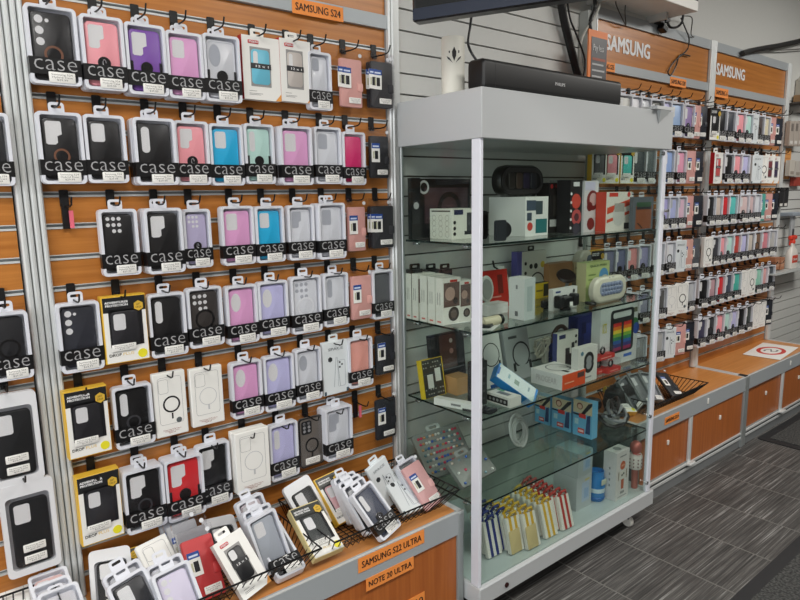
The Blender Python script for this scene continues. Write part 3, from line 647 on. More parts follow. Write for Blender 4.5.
# ------------------------------------------------------------------ cases on the two far units: (centre px, kind, colour, lens, ring/clear, description)
S2R = [
 [(715.5, 'yel', BLK, 'sq', 0, 'black box with yellow dot'), (723, 'tray', BLK, 'bar', 0, 'black phone case'), (731.5, 'tray', (60, 64, 72), 'bar', 0, 'dark grey phone case'), (742, 'tray', PINK, 'bar', 'ring', 'pink phone case with black ring'), (749.5, 'tray', MINT, 'sq', 'ring', 'mint phone case with black ring'), (755.5, 'spc', CLR, 0, 0, 'white boxed phone case'), (761, 'tray', (84, 74, 70), 'sq', 'mag', 'dark phone case with white ring'), (767.5, 'tray', (216, 206, 176), 'grid', 0, 'cream striped phone case'), (773.5, 'bag', ROSE, 0, 0, 'pink wallet case'), (780, 'bag', NAVY, 0, 0, 'navy wallet case')],
 [(718.5, 'pis', (206, 90, 90), 'bar', 0, 'red and white boxed phone case'), (730, 'tray', BLK, 'bar', 0, 'black phone case'), (738, 'tray', PINK, 'bar', 'ring', 'pink phone case with black ring'), (746, 'tray', LAV, 'bar', 'ring', 'lavender phone case with black ring'), (758, 'spc', CLR, 0, 0, 'white boxed phone case'), (764.5, 'mag', BLK, 0, 'dark', 'white box with black phone picture'), (770.5, 'pis', (120, 60, 66), 0, 0, 'white box with maroon phone case'), (776.5, 'pis', (70, 60, 90), 0, 0, 'white box with dark purple case')],
 [(712, 'tray', BLK, 'bar', 0, 'black phone case'), (718.5, 'tray', BEI, 'bar', 0, 'beige phone case'), (725, 'tray', RED, 'bar', 0, 'red phone case'), (733.5, 'tray', (96, 196, 190), 'bar', 0, 'turquoise phone case'), (745, 'tray', (214, 190, 188), 'bar', 'ring', 'pale pink phone case with ring'), (751, 'tray', (206, 180, 180), 'bar', 'ring', 'blush phone case with ring'), (757, 'tray', CLR, 'sq', 'c', 'clear phone case'), (762, 'bag', TEAL, 0, 0, 'teal wallet case'), (768, 'bag', ROSE, 0, 0, 'pink wallet case'), (774, 'bag', NAVY, 0, 0, 'navy wallet case')],
 [(708.5, 'mag', BLK, 0, 'dark', 'white and black boxed phone case'), (716, 'tray', (62, 62, 68), 'ultra', 0, 'black and silver phone case'), (722.5, 'tray', PINK, 'bar', 'ring', 'pink phone case with black ring'), (729.5, 'tray', MINT, 'sq', 'ring', 'mint phone case with black ring'), (737, 'tray', (190, 70, 60), 'bar', 0, 'brick red phone case'), (744, 'tray', LAV, 'bar', 'outline', 'lavender phone case with dark outline'), (750.5, 'tray', (206, 196, 184), 'bar', 'outline', 'beige phone case with dark outline'), (758, 'tray', BROWN, 'bar', 'mag', 'brown phone case'), (765, 'tray', (210, 130, 140), 'bar', 0, 'dusty pink phone case'), (772, 'tray', (186, 184, 180), 'sq', 'c', 'grey clear phone case')],
 [(704.5, 'tray', BLK, 'bar', 0, 'black phone case'), (713, 'tray', MAUV, 'bar', 'outline', 'mauve phone case'), (721, 'tray', RED, 'bar', 0, 'red phone case'), (729, 'tray', (66, 76, 92), 'bar', 0, 'slate blue phone case'), (736.5, 'tray', (76, 176, 160), 'bar', 0, 'sea green phone case'), (743.5, 'mag', BLK, 0, 0, 'white boxed phone case'), (751, 'mag', BLK, 0, 'dark', 'white box with black lens picture'), (758, 'tray', (150, 206, 184), 'bar', 0, 'pale green phone case'), (763.5, 'tray', (222, 168, 166), 'bar', 0, 'pink phone case'), (770, 'tray', (72, 78, 84), 'bar', 0, 'charcoal phone case')],
 [(702.5, 'tray', (66, 64, 88), 'ultra', 0, 'dark violet phone case'), (711.5, 'tray', (54, 56, 60), 'bar', 'mag', 'black phone case'), (719.5, 'tray', PINK, 'bar', 'ring', 'pink phone case with black ring'), (726.5, 'tray', MINT, 'bar', 'ring', 'mint phone case with black ring'), (733.5, 'tray', LAV, 'bar', 'ring', 'lavender phone case with black ring'), (740.5, 'tray', BLK, 'bar', 0, 'black phone case'), (748, 'tray', (60, 66, 62), 'bar', 0, 'dark green grey phone case'), (755, 'mag', BLK, 0, 0, 'white boxed phone case'), (760.5, 'mag', BLK, 0, 0, 'second white boxed phone case'), (766.5, 'bag', (40, 44, 50), 0, 0, 'black wallet case')],
]
S1R = [
 [(626, 'tray', (206, 206, 200), 'bar', 0, 'white phone case'), (636, 'tray', (220, 220, 224), 'bar', 0, 'pale phone case'), (646, 'tray', CLR, 'bar', 'c', 'clear phone case'), (658, 'tray', (58, 60, 50), 'bar', 0, 'dark olive phone case'), (666, 'tray', LAV, 'bar', 'ring', 'lavender phone case with ring'), (678, 'tray', (160, 186, 222), 'bar', 0, 'light blue phone case'), (690, 'tray', (150, 128, 176), 'bar', 'ring', 'violet phone case with black ring'), (696.5, 'bag', ROSE, 0, 0, 'pink wallet case'), (702.5, 'bag', NAVY, 0, 0, 'navy wallet case')],
 [(600, 'yel', (110, 110, 112), 'sq', 0, 'yellow edged box with grey case'), (613, 'yel', PINK, 'sq', 0, 'yellow edged box with pink case'), (628, 'yel', (90, 206, 196), 'sq', 0, 'yellow edged box with turquoise case'), (641, 'tray', (76, 82, 86), 'bar', 0, 'dark grey phone case'), (651, 'tray', (96, 104, 106), 'bar', 0, 'smoky grey phone case'), (670, 'tray', (150, 176, 224), 'bar', 0, 'light blue phone case'), (682, 'tray', (232, 160, 186), 'bar', 0, 'light pink phone case'), (691.5, 'bag', ROSE, 0, 0, 'pink wallet case'), (699.5, 'bag', NAVY, 0, 0, 'navy wallet case')],
 [(634, 'tray', (214, 214, 216), 'bar', 0, 'white phone case'), (645, 'tray', (206, 208, 212), 'bar', 0, 'pale grey phone case'), (665.5, 'tray', (176, 172, 222), 'bar', 'ring', 'lavender phone case with black ring'), (674, 'tray', (176, 184, 226), 'sq', 'c', 'ice blue phone case'), (682, 'tray', (222, 186, 204), 'sq', 'c', 'pale pink phone case'), (689.5, 'bag', ROSE, 0, 0, 'pink wallet case'), (698.5, 'bag', NAVY, 0, 0, 'navy wallet case')],
 [(598, 'yel', BLK, 'sq', 0, 'yellow and black boxed case'), (611, 'tray', (130, 132, 160), 'bar', 0, 'grey violet phone case'), (622.5, 'tray', (110, 114, 146), 'bar', 'frame', 'slate violet phone case'), (634.5, 'tray', (226, 150, 150), 'bar', 'ring', 'pink phone case with black ring'), (645.5, 'tray', (156, 152, 190), 'bar', 'ring', 'lavender phone case with black ring'), (660, 'tray', (220, 222, 226), 'bar', 0, 'white phone case'), (671.5, 'tray', CLR, 'bar', 'mag', 'clear magnetic phone case'), (681, 'spc', CLR, 0, 0, 'white boxed phone case'), (688, 'bag', (222, 170, 156), 0, 0, 'pink wallet case'), (695, 'bag', (90, 94, 98), 0, 0, 'dark grey wallet case')],
 [(633, 'tray', (224, 158, 156), 'bar', 'ring', 'pink phone case with black ring'), (646, 'tray', (150, 150, 170), 'bar', 'outline', 'grey lavender phone case'), (662.5, 'tray', (92, 92, 90), 'ultra', 'c', 'smoky phone case'), (672.5, 'mag', BLK, 0, 0, 'white boxed phone case'), (683, 'mag', BLK, 0, 'dark', 'white box with black magnet ring'), (691.5, 'tray', (188, 190, 192), 'sq', 'c', 'grey clear phone case')],
 [(642, 'tray', (150, 152, 152), 'sq', 'c', 'dull grey phone case'), (660.5, 'tray', (178, 178, 176), 'sq', 'c', 'grey clear phone case'), (670.5, 'spc', CLR, 0, 0, 'white boxed phone case'), (681, 'bag', ROSE, 0, 0, 'pink wallet case'), (689.5, 'bag', NAVY, 0, 0, 'navy wallet case')],
]
PROTO = {}
def far_pack(kind, col, lens, rg, side=None):
    k = (kind, col, lens, rg, side)
    if k not in PROTO:
        t = bpy.data.objects.new(MAKE[kind][1], None); COL.objects.link(t)
        o = dict(col=col, lens=lens or None, ring=rg if rg in ('ring', 'frame', 'mag', 'outline', 'grey') else None, clear=rg == 'c', dark=rg == 'dark', win=False)
        if kind in ('yel', 'pis') and side: o['side'] = side
        MAKE[kind][0](t, .088 if kind != 'bag' else .078, .166, DEP[kind], o); PROTO[k] = t; return t
    return copy_tree(PROTO[k])
for rows, pname in ((S1R, 'wall panel behind cabinet'), (S2R, 'far wall panel')):
    for ri, row in enumerate(rows):
        rz = 1.92-.2286*ri
        for k, (u, kind, col, lens, rg, desc) in enumerate(row):
            d = DEP[kind]; X = .098
            y = at(u, px((X, 3, rz-.13))[1], 0, X).y
            t = far_pack(kind, col, lens, rg, (40, 40, 42) if (rows is S2R and kind == 'yel' and ri == 0) else (226, 226, 222) if rows is S2R and k else None)
            t.location = (X-d, y, rz-.036+TOP[kind]-.014); t.rotation_euler = (0, 0, random.uniform(-.30, -.06))
            tag(t, '%s, %s in %s row, %s' % (desc, ORD[k], RN[ri], pname), 'phone case', 'phone cases on the far panels')
            hk = hook(y-.002, rz, .165, 'black hook, %s in %s row of %s' % (ORD[k], RN[ri], pname), 'hooks on the far panels')
    for ri in (range(6) if rows is S2R else ()):
        pass
# ------------------------------------------------------------------ wire baskets and the packs lying in them
def basket(name, label, y0, y1, xb0, xb1, xr0, xr1, z0, zb, zf, flare):
    """open wire tray: bottom rectangle xb0..xb1, rim xr0 (back, height zb) .. xr1 (front, height zf), sides flared"""
    t = thing(name, label, 'basket', ((xb0+xb1)/2, (y0+y1)/2, z0)); ox, oy, oz = (xb0+xb1)/2, (y0+y1)/2, z0
    P = lambda x, y, z: (x-ox, y-oy, z-oz)
    R = [P(xr0, y0-flare, zb), P(xr1, y0-flare, zf), P(xr1, y1+flare, zf), P(xr0, y1+flare, zb)]
    B = [P(xb0, y0, z0+.004), P(xb1, y0, z0+.004), P(xb1, y1, z0+.004), P(xb0, y1, z0+.004)]
    MB().tube(R, .0028, WIRE, 6, True).build('rim_wire', t)
    w = MB(); n = int((y1-y0)/.020)
    lerp = lambda a, b, f: tuple(a[i]+(b[i]-a[i])*f for i in range(3))
    for k in range(n+1):
        f = k/n; w.tube([lerp(R[0], R[3], f), lerp(B[0], B[3], f), lerp(B[1], B[2], f), lerp(R[1], R[2], f)], .0018, WIRE, 4)
    mside = 14
    for k in range(1, mside):
        f = k/mside
        w.tube([lerp(R[0], R[1], f), lerp(B[0], B[1], f), lerp(B[3], B[2], f), lerp(R[3], R[2], f)], .0018, WIRE, 4)
    w.build('wire_mesh', t); return t
CT = .4125
basket('wire_basket', 'black wire basket of phone cases, left one on near counter', .075, .505, .055, .285, .03, .355, CT, CT+.085, CT+.085, .012)
basket('wire_basket', 'black wire basket of phone cases, right one on near counter', .585, 1.015, .055, .285, .03, .355, CT, CT+.085, CT+.085, .025)
basket('wire_basket', 'black wire basket at the left edge below the zip bags', -.53, -.09, .055, .285, .03, .355, CT, CT+.085, CT+.085, .012)
basket('wire_basket', 'black wire basket of cases on far counter by the cabinet', 2.33, 2.79, .04, .262, .02, .325, .4125, .48, .485, .02)
def fit_lean(ub, vb, ut, vt, h, z0=CT+.008, dz=.012):
    """bottom edge of a pack's front face at pixel (ub,vb), its top edge centre at (ut,vt)"""
    B = at(ub, vb, 2, z0+dz); best = None
    for k in range(5, 82):
        for j in range(-14, 15):
            th, ro = math.radians(k), math.radians(j*2)
            U = Vector((-math.sin(th)*math.cos(ro), -math.sin(ro), math.cos(th)*math.cos(ro)))
            q = px(B+U*h); e = (q[0]-ut)**2+(q[1]-vt)**2
            if best is None or e < best[0]: best = (e, th, ro, U)
    return B, best
BLOG = []
def basket_pack(kind, label, o, w, h, ub, vb, ut, vt, z0=CT+.008, grp='phone cases lying in the near baskets'):
    B, (e, th, ro, U) = fit_lean(ub, vb, ut, vt, h, z0, DEP[kind]*.8); d = DEP[kind]; BLOG.append((label, [round(q, 3) for q in (B.x, B.y, B.z, math.degrees(th), math.degrees(ro), e, (B+U*h).x, (B+U*h).z)]))
    N = Vector((math.cos(th), 0, math.sin(th))); Yv = U.cross(N).normalized() if False else N.cross(U).normalized()*-1
    Yv = U.cross(N).normalized(); N = Yv.cross(U).normalized()
    if Yv.y < 0: Yv = -Yv
    if Yv.cross(U).dot(N) < 0: pass
    M_ = Matrix((N, Yv, U)).transposed()
    t = thing(MAKE[kind][1], label, 'phone case', B+U*(h+TOP[kind])-N*d, M_.to_euler(), grp)
    if kind != 'bag': o = dict(o)
    MAKE[kind][0](t, w, h, d, o); return t
BP = basket_pack
W_, H_ = .088, .165
# near left basket, back to front
BP('zip', 'white zip bag in left corner of near left basket', T(BLK), .100, .17, 115, 612, 108, 548)
BP('yel', 'dark yellow edged box behind trays in near left basket', T(BLK, head=(88, 88, 84)), .085, .165, 138, 602, 120, 551)
BP('tray', 'black phone case tray in front, near left basket corner', T((40, 41, 44), 'sq', band=False), .092, .160, 156, 640, 120, 566)
BP('mag', 'plain white box behind the lilac case, near left basket', T(BLK), .082, .165, 178, 596, 150, 540)
BP('tray', 'pale lilac phone case tray, near left basket', T((212, 206, 224), 'three', band=False), .092, .160, 194, 634, 165, 556)
BP('bag', 'red wallet phone case with blue tag in left basket', T((204, 60, 62)), .082, .155, 212, 598, 196, 537)
BP('bag', 'clear bag stacked just behind the red wallet case', T((150, 150, 152)), .08, .155, 205, 588, 188, 522)
BP('zip', 'white zip bag standing behind the white window box', T(BLK), .095, .165, 232, 565, 217, 517)
BP('pis', 'white box with black phone case window, left basket', T((24, 25, 28), 'sq', side=(226, 226, 222)), .085, .160, 258, 591, 226, 535)
BP('tray', 'pinkish grey tray rearmost at right of left basket', T((196, 186, 190), 'sq', band=False), .086, .155, 268, 548, 249, 498)
BP('tray', 'clear phone case tray second behind black case, left basket', T((150, 160, 172), 'sq', band=False), .086, .160, 275, 563, 256, 507)
BP('tray', 'phone case tray right behind black banded case, left basket', T((170, 176, 184), 'sq', band=False), .088, .160, 280, 569, 261, 515)
BP('tray', 'black phone case with case band, left basket', T((34, 36, 40), 'sq'), .088, .165, 293, 573, 265, 524)
BP('bag', 'clear bag with silver wallet, second behind red wallet case', T((170, 170, 172)), .08, .150, 196, 578, 178, 514)
BP('bag', 'clear bag with grey wallet, rearmost behind red wallet case', T((140, 142, 146)), .08, .145, 186, 572, 171, 511)
BP('tray', 'white edged tray just behind the foremost black tray, left basket', T((190, 192, 196), 'sq', band=False), .090, .158, 150, 628, 114, 558)
BP('tray', 'white edged tray just behind the pale lilac tray, left basket', T((200, 200, 206), 'sq', band=False), .090, .158, 186, 624, 158, 548)
# near right basket
BP('zip', 'white zip bag with black case at left of right basket', T((60, 62, 66)), .100, .165, 322, 528, 295, 481)
BP('yel', 'pink phone case in dark and white box, right basket', T((214, 168, 172), head=(66, 66, 62)), .090, .160, 350, 519, 325, 475)
BP('yel', 'tilted charcoal and yellow box in front, right basket', T((74, 77, 76), head=(66, 68, 66), side=(222, 206, 150)), .098, .165, 330, 553, 303, 505, CT+.02)
BP('tray', 'grey phone case tray rearmost of four in right basket', T((150, 160, 172), 'sq', band=False), .084, .150, 362, 520, 341, 468)
BP('tray', 'black phone case tray second of four, right basket', T((60, 62, 66), 'bar', band=False), .086, .155, 371, 524, 346, 474)
BP('tray', 'dark phone case tray third of four, right basket', T((70, 72, 78), 'sq', band=False), .088, .160, 378, 529, 352, 481)
BP('tray', 'navy phone case tray foremost of four, right basket', T((62, 68, 84), 'bar', 'ring'), .088, .165, 393, 533, 361, 487)
BP('spc', 'rear white box with phone drawing, right basket', T(CLR), .084, .160, 395, 503, 376, 463)
BP('spc', 'front white box with phone drawing, right basket', T(CLR), .086, .165, 415, 511, 389, 470)
BP('tray', 'frosted dark tray behind the pink wallet, right basket', T((120, 124, 122), None, band=False), .086, .150, 428, 500, 404, 459)
BP('bag', 'rose pink wallet case with blue tag, right basket', T((222, 172, 170)), .082, .155, 436, 505, 410, 463)
# basket at the left edge
BP('mag', 'white box in basket at the left edge of photo', T(BLK), .09, .16, 14, 640, 6, 584)
BP('tray', 'pink phone case tray in basket at left edge', T((226, 190, 186), 'sq', band=False), .088, .16, 62, 628, 46, 571)
BP('tray', 'white phone case tray foremost in basket at left edge', T((214, 214, 218), 'bar', band=False), .09, .16, 76, 645, 56, 588)
BP('tray', 'clear phone case tray second from front in basket at left edge', T((206, 206, 212), 'sq', band=False), .088, .16, 68, 636, 51, 580)
# basket on the far counter
FZ = .4125+.008
BP('yel', 'yellow edged dark box in far counter basket', T((80, 82, 78), head=(60, 60, 56)), .09, .16, 630, 412, 612, 386, FZ, 'phone cases in the far basket')
BP('tray', 'grey tray leftmost in far counter basket', T((96, 100, 104), 'sq', band=False, traym=mat((134, 138, 140), .35)), .09, .16, 640, 408, 622, 378, FZ, 'phone cases in the far basket')
BP('tray', 'silver grey tray second from left, far counter basket', T((130, 132, 134), 'sq', band=False, traym=mat((134, 138, 140), .35)), .09, .16, 650, 403, 633, 373, FZ, 'phone cases in the far basket')
BP('tray', 'white edged tray in middle of far counter basket', T((150, 152, 158), 'sq', band=False, traym=mat((134, 138, 140), .35)), .085, .16, 659, 400, 645, 372, FZ, 'phone cases in the far basket')
BP('bag', 'black wallet case leaning in far counter basket', T((36, 38, 42)), .085, .165, 679, 396, 661, 372, FZ, 'phone cases in the far basket')
# ------------------------------------------------------------------ things inside the glass cabinet
CYAN = (60, 150, 214)
def art(par, items, w, h, d, face='f', name='printed_artwork', x_off=None):
    b = MB(); texts = []
    for lay, it in enumerate(items):
        e0, e1 = .0001+lay*.00006, .0003+lay*.00012
        def pt(a, c, e):
            if face == 'f': return (d/2+e, a*w, c*h)
            if face == 'l': return (a*d, -w/2-e, c*h)
            return (a*d, c*w, h+e)
        def poly(pts, rgb):
            m_ = mat(rgb, .4); n = len(pts)
            b.add([pt(p[0], p[1], e0) for p in pts]+[pt(p[0], p[1], e1) for p in pts], [tuple(range(n, 2*n))]+[(j, (j+1) % n, n+(j+1) % n, n+j) for j in range(n)], m_)
        k = it[0]; asp = {'f': w/h, 'l': d/h, 't': d/w}[face]
        if k == 'r': a, c, aw, ch, rgb = it[1:]; poly([(a-aw/2, c-ch/2), (a+aw/2, c-ch/2), (a+aw/2, c+ch/2), (a-aw/2, c+ch/2)], rgb)
        elif k == 'c': a, c, r, rgb = it[1:]; poly([(a+r*math.cos(t*.45), c+r*asp*math.sin(t*.45)) for t in range(14)], rgb)
        elif k == 'p': poly(it[1], it[2])
        elif k == 'o':
            a, c, r0, r1, rgb = it[1:]; m_ = mat(rgb, .4); n = 22
            vs = [pt(a+r*math.cos(2*math.pi*t/n), c+r*asp*math.sin(2*math.pi*t/n), e1) for r in (r0, r1) for t in range(n)]
            b.add(vs, [(t, (t+1) % n, n+(t+1) % n, n+t) for t in range(n)], m_)
        elif k == 't': texts.append((it, e1))
    o = b.build(name, par) if b.v else None
    for it, e in texts:
        s, a, c, aw, ch, rgb = it[1:]
        if face == 'f': text(s, aw*w, ch*h, mat(rgb, .4), par, d/2+e+.0002, a*w, c*h, .008)
        elif face == 'l': text(s, aw*d, ch*h, mat(rgb, .4), par, a*d, -w/2-e-.0002, c*h, .008, rot=(0, 0, -math.pi/2))
    return o
CLOG = []
def cbox(name, label, cat, uL, uR, vT, vB, z, d, rgb, fcol=None, f=(), l=(), t=(), yaw=0, group=None, lean=0, bev=.001, part='carton', xmax=.386, rgh=.42):
    um = (uL+uR)/2; B = at(um, vB, 2, z); X = B.x
    if X > xmax: X = xmax
    if X < .035+d: X = .035+d
    vm = (vT+vB)/2; ya, yb = at(uL, vm, 0, X).y, at(uR, vm, 0, X).y; zt = at(um, vT, 0, X).z
    w, h = yb-ya, max(zt-z, .012)
    if ya < 1.094: ya, yb = 1.094, 1.094+w
    if yb > 2.142: ya, yb = 2.142-w, 2.142
    CLOG.append((name, [round(q, 3) for q in (B.x, X, ya, yb, z, w, h, d)]))
    o = thing(name, label, cat, (X-d/2, (ya+yb)/2, z+.0006), (0, -lean, yaw), group)
    m_ = mat(rgb, rgh); fm = {k: mat(c, rgh) for k, c in (fcol or {}).items()}
    bm_ = MB(); bm_.box(-d/2, d/2, -w/2, w/2, 0, h, m_, fm); bm_.build(part, o)
    if f: art(o, f, w, h, d, 'f')
    if l: art(o, l, w, h, d, 'l', 'printed_side')
    if t: art(o, t, w, h, d, 't', 'printed_top')
    return o, w, h, d
def finish_box(name, label, cat, x0, x1, y0, y1, z, h, rgb, fcol, f, l, t, yaw, group, rgh=.42):
    d, w = x1-x0, y1-y0
    o = thing(name, label, cat, ((x0+x1)/2, (y0+y1)/2, z+.0006), (0, 0, yaw), group); m_ = mat(rgb, rgh)
    MB().box(-d/2, d/2, -w/2, w/2, 0, h, m_, {k: mat(c, rgh) for k, c in (fcol or {}).items()}).build('carton', o)
    if f: art(o, f, w, h, d, 'f')
    if l: art(o, l, w, h, d, 'l', 'printed_side')
    if t: art(o, t, w, h, d, 't', 'printed_top')
    return o, w, h, d
def cboxC(name, label, cat, cu, cv, uL, uR, vT, z, rgb, fcol=None, f=(), l=(), t=(), group=None, wy=None):
    """carton whose near bottom corner stands at pixel (cu, cv) of the shelf z"""
    C_ = at(cu, cv, 2, z); x1, y0 = C_.x, C_.y
    if x1 > .383: x1 = .383; y0 = at(cu, cv, 0, x1).y
    if y0 < 1.093: y0 = 1.093; x1 = min(at(cu, cv, 1, y0).x, .383)
    vm = (vT+cv)/2; x0 = max(at(uL, vm, 1, y0).x, .032); x0 = min(x0, x1-.012); y1 = y0+wy if wy else at(uR, vm, 0, x1).y
    return finish_box(name, label, cat, x0, x1, y0, y1, z, at(cu, vT, 0, x1).z-z, rgb, fcol, f, l, t, 0, group)
def cboxY(name, label, cat, uL, uR, vT, vB, Y, z, d, rgb, f=(), group=None):
    """carton whose printed front looks along -y"""
    um, vm = (uL+uR)/2, (vT+vB)/2; xa, xb = at(uL, vm, 1, Y).x, at(uR, vm, 1, Y).x; h = at(um, vT, 1, Y).z-z; w = xb-xa
    o = thing(name, label, cat, ((xa+xb)/2, Y+d/2, z+.0006), (0, 0, -math.pi/2), group)
    MB().box(-d/2, d/2, -w/2, w/2, 0, h, mat(rgb, .42)).build('carton', o)
    if f: art(o, f, w, h, d, 'f')
    return o, w, h, d
G0, G1 = (60, 60, 62), (30, 30, 32)
# --- top shelf
cbox('headset_box', 'tall black box at far left of top cabinet shelf', 'box', 405, 414, 178, 240, S1, .02, (24, 24, 26), f=[('r', 0, .5, .8, .5, (40, 40, 44)), ('c', 0, .55, .3, (200, 200, 200))])
cbox('headset_box', 'black gaming headset box behind the cream box, top shelf', 'box', 416, 470, 179, 233, S1, .022, (24, 23, 25), f=[('r', .05, .55, .8, .6, (84, 62, 66)), ('o', .1, .5, .22, .15, (28, 26, 28)), ('r', .1, .36, .5, .06, (150, 150, 150)), ('o', -.36, .86, .09, .06, (220, 220, 220)), ('r', 0, .1, .9, .15, (22, 22, 24))])
cboxC('docking_stand_box', 'cream box with rows of circles on top cabinet shelf', 'box', 452, 240, 430, 478, 209, S1, (226, 224, 212), f=[('r', -.25, .88, .34, .16, (34, 40, 74)), ('r', .18, .55, .24, .62, (52, 54, 58)), ('r', .22, .20, .5, .12, (44, 46, 50)), ('c', -.4, .55, .05, G1), ('c', -.4, .36, .05, G1), ('c', -.4, .18, .05, G1)],
     l=[('r', 0, .92, .84, .05, (90, 88, 80))]+[('o', -.3+.3*i, .16+.18*j, .09, .075, (178, 174, 160)) for i in range(3) for j in range(4)])
bx = cboxC('speaker_box', 'large white box with pictures on right side, top shelf', 'box', 525, 237, 489, 548, 197, S1, (226, 226, 222), f=[('r', -.25, .78, .4, .26, (66, 80, 96)), ('r', .1, .72, .3, .34, (60, 74, 80)), ('r', .2, .25, .5, .36, (40, 110, 112)), ('c', -.3, .25, .12, (200, 70, 60)), ('r', -.33, .5, .2, .2, (66, 78, 92))])
def on_pix(u, v, ax, val): return at(u, v, ax, val)
# oval boombox on the white box
B_ = bx[0].location; zb = B_.z+bx[2]; X_ = B_.x+.02; yl, yr = at(501, 182, 0, X_).y, at(545, 182, 0, X_).y; hh = at(520, 165, 0, X_).z-zb
o = thing('bluetooth_speaker', 'black oval speaker lying on top of the large white box', 'speaker', (X_-.043, (yl+yr)/2, zb+.001)); w_ = yr-yl; BS = mat((14, 14, 15), .3)
MB().loft([[(x, a, b) for a, b in rrect(w_-2*i, hh-2*i, hh*.48-i, 8, 0, hh/2)] for x, i in ((-.012, .016), (-.004, .003), (.024, .0), (.036, .006), (.04, .016))], BS).build('speaker_body', o)
MB().ring(rrect(w_-.02, hh-.02, hh*.42, 8, 0, hh/2), rrect(w_-.045, hh-.05, hh*.33, 8, 0, hh/2), .0385, .043, mat((58, 56, 58), .3)).build('grille_rim', o)
q = MB()
for k in range(4): q.slab(w_*.14, hh*.5, .008, .040, .0425, mat([(60, 56, 54), (86, 70, 62), (50, 42, 70), (50, 52, 60)][k], .35), -w_*.25+k*w_*.165, hh*.5)
q.build('control_buttons', o)
q = MB()
for k in range(5): q.bbox(-.008, .034, -w_*.3+k*w_*.14, -w_*.3+k*w_*.14+.02, -.0005, .014, mat((44, 44, 46), .4), .003)
q.build('feet', o)
# black phone stand in front
o = thing('phone_stand', 'black folding phone stand with round base on top shelf', 'stand', (.355, at(497, 238, 0, .355).y, S1+.001))
MB().loft([[(-.03+.030*k-.03*(k > 0), a, .004+b) for a, b in rrect(.060-.006*k, .090-.02*k, .012, 4, -.040, .048)] for k in (0, .5, 1)], mat((22, 23, 25), .35)).build('back_plate', o)
MB().loft([[(x, a, b) for a, b in rrect(.048, .066, .008, 4, .005, .034)] for x in (.004, .014)], mat((46, 50, 56), .35)).build('cradle', o)
MB().lathe([(0, -.012), (.024, -.012), (.027, -.004), (.027, .004), (.022, .011), (0, .011)], mat((30, 32, 36), .3), 20, (-.008, .044, .034), 'x').build('speaker_disc', o)
cbox('gadget_box', 'tall narrow black box with red corner mark, top shelf', 'box', 549, 558.5, 183, 233, S1, .06, (34, 32, 32), f=[('c', -.25, .93, .14, (210, 60, 60)), ('c', .2, .93, .12, (120, 40, 40)), ('r', 0, .2, .8, .14, (200, 200, 198)), ('r', .1, .55, .35, .4, (60, 56, 54))])
cbox('gadget_box', 'grey blister box behind the narrow black box, top shelf', 'box', 559, 569, 180, 229, S1, .05, (150, 154, 150), f=[('r', 0, .8, .6, .3, (176, 182, 178)), ('r', .05, .3, .7, .3, (190, 190, 206)), ('r', 0, .05, 1, .1, (110, 108, 96))])
cbox('earbud_box', 'black box with red earbud pictures, top cabinet shelf', 'box', 570, 582, 180, 233, S1, .06, (34, 33, 36), f=[('r', 0, .92, .5, .08, (220, 220, 220)), ('c', 0, .60, .38, (206, 76, 62)), ('c', .05, .30, .40, (190, 84, 84)), ('c', .05, .30, .2, (90, 50, 56)), ('c', .05, .08, .3, (64, 62, 74))]+[('c', -.42, .1+.16*k, .07, (226, 226, 226)) for k in range(5)])
cbox('headphone_box', 'white box with dark red headphone picture, top shelf', 'box', 584, 598, 181, 232, S1, .06, (216, 212, 214), f=[('c', .1, .62, .42, (120, 40, 40)), ('c', .14, .64, .27, (206, 176, 174)), ('c', -.1, .5, .2, (110, 34, 34)), ('c', 0, .16, .26, (122, 44, 42)), ('r', -.1, .9, .7, .16, (204, 200, 222))])
cbox('adapter_box', 'white box with red stripes and adapter picture, top shelf', 'box', 606, 631, 192, 231, S1, .045, (226, 220, 210), {'l': (214, 74, 54)}, f=[('r', -.22, .93, .34, .10, (206, 60, 44)), ('p', [(-.46, .44), (.46, .66), (.46, .82), (-.46, .60)], (214, 78, 50)), ('p', [(-.46, .22), (.46, .44), (.46, .52), (-.46, .30)], (214, 78, 50)), ('c', 0, .40, .24, (206, 204, 198)), ('r', .02, .60, .4, .22, (170, 166, 158)), ('r', .32, .12, .2, .16, (36, 36, 40)), ('c', .38, .93, .06, (206, 60, 44))])
cbox('wallet_case_box', 'brown wallet case in grey box at right of top shelf', 'box', 633, 653, 197, 231, S1, .016, (92, 98, 106), f=[('r', .02, .38, .78, .7, (138, 78, 50)), ('r', .02, .76, .72, .16, (52, 84, 60)), ('r', .02, .66, .72, .08, (34, 36, 42)), ('p', [(-.30, .2), (-.24, .22), (.0, .06), (-.06, .05)], (40, 26, 22))])
# --- second shelf
GB = 'slim white boxes on the second cabinet shelf'
PICR = [('r', 0, .64, .9, .52, (104, 82, 76)), ('c', -.1, .66, .28, (176, 146, 134)), ('c', .2, .5, .14, (60, 50, 50)), ('r', .1, .93, .4, .05, (190, 60, 50)), ('c', .1, .22, .30, (66, 58, 56)), ('c', .1, .22, .18, (110, 96, 92))]
for k, (cu, cv, uL, vt) in enumerate(((411.5, 319.5, 405, 274), (418, 321, 412, 274.5), (427, 322.5, 420, 276), (435, 324.5, 428, 277.5), (443, 326.5, 435.6, 279))):
    cboxC('slim_white_box', 'slim white box with red foot print, %s from left on second shelf' % ORD[k], 'box', cu, cv, uL, 0, vt, S2, (228, 224, 216), f=PICR, l=[('r', -.2+.3*j, .56, .06, .26, (110, 108, 104)) for j in range(2)]+[('r', 0, .07, .5, .035, (206, 110, 100))], wy=.082, group=GB)
for k, (cu, cv, uL, uR, vt) in enumerate(((460, 323, 452, 471, 281),)):
    cboxC('slim_white_box', 'slim white box with brown picture behind the front row of slim boxes', 'box', cu, cv, uL, uR, vt, S2, (222, 218, 210), f=PICR, group=GB)
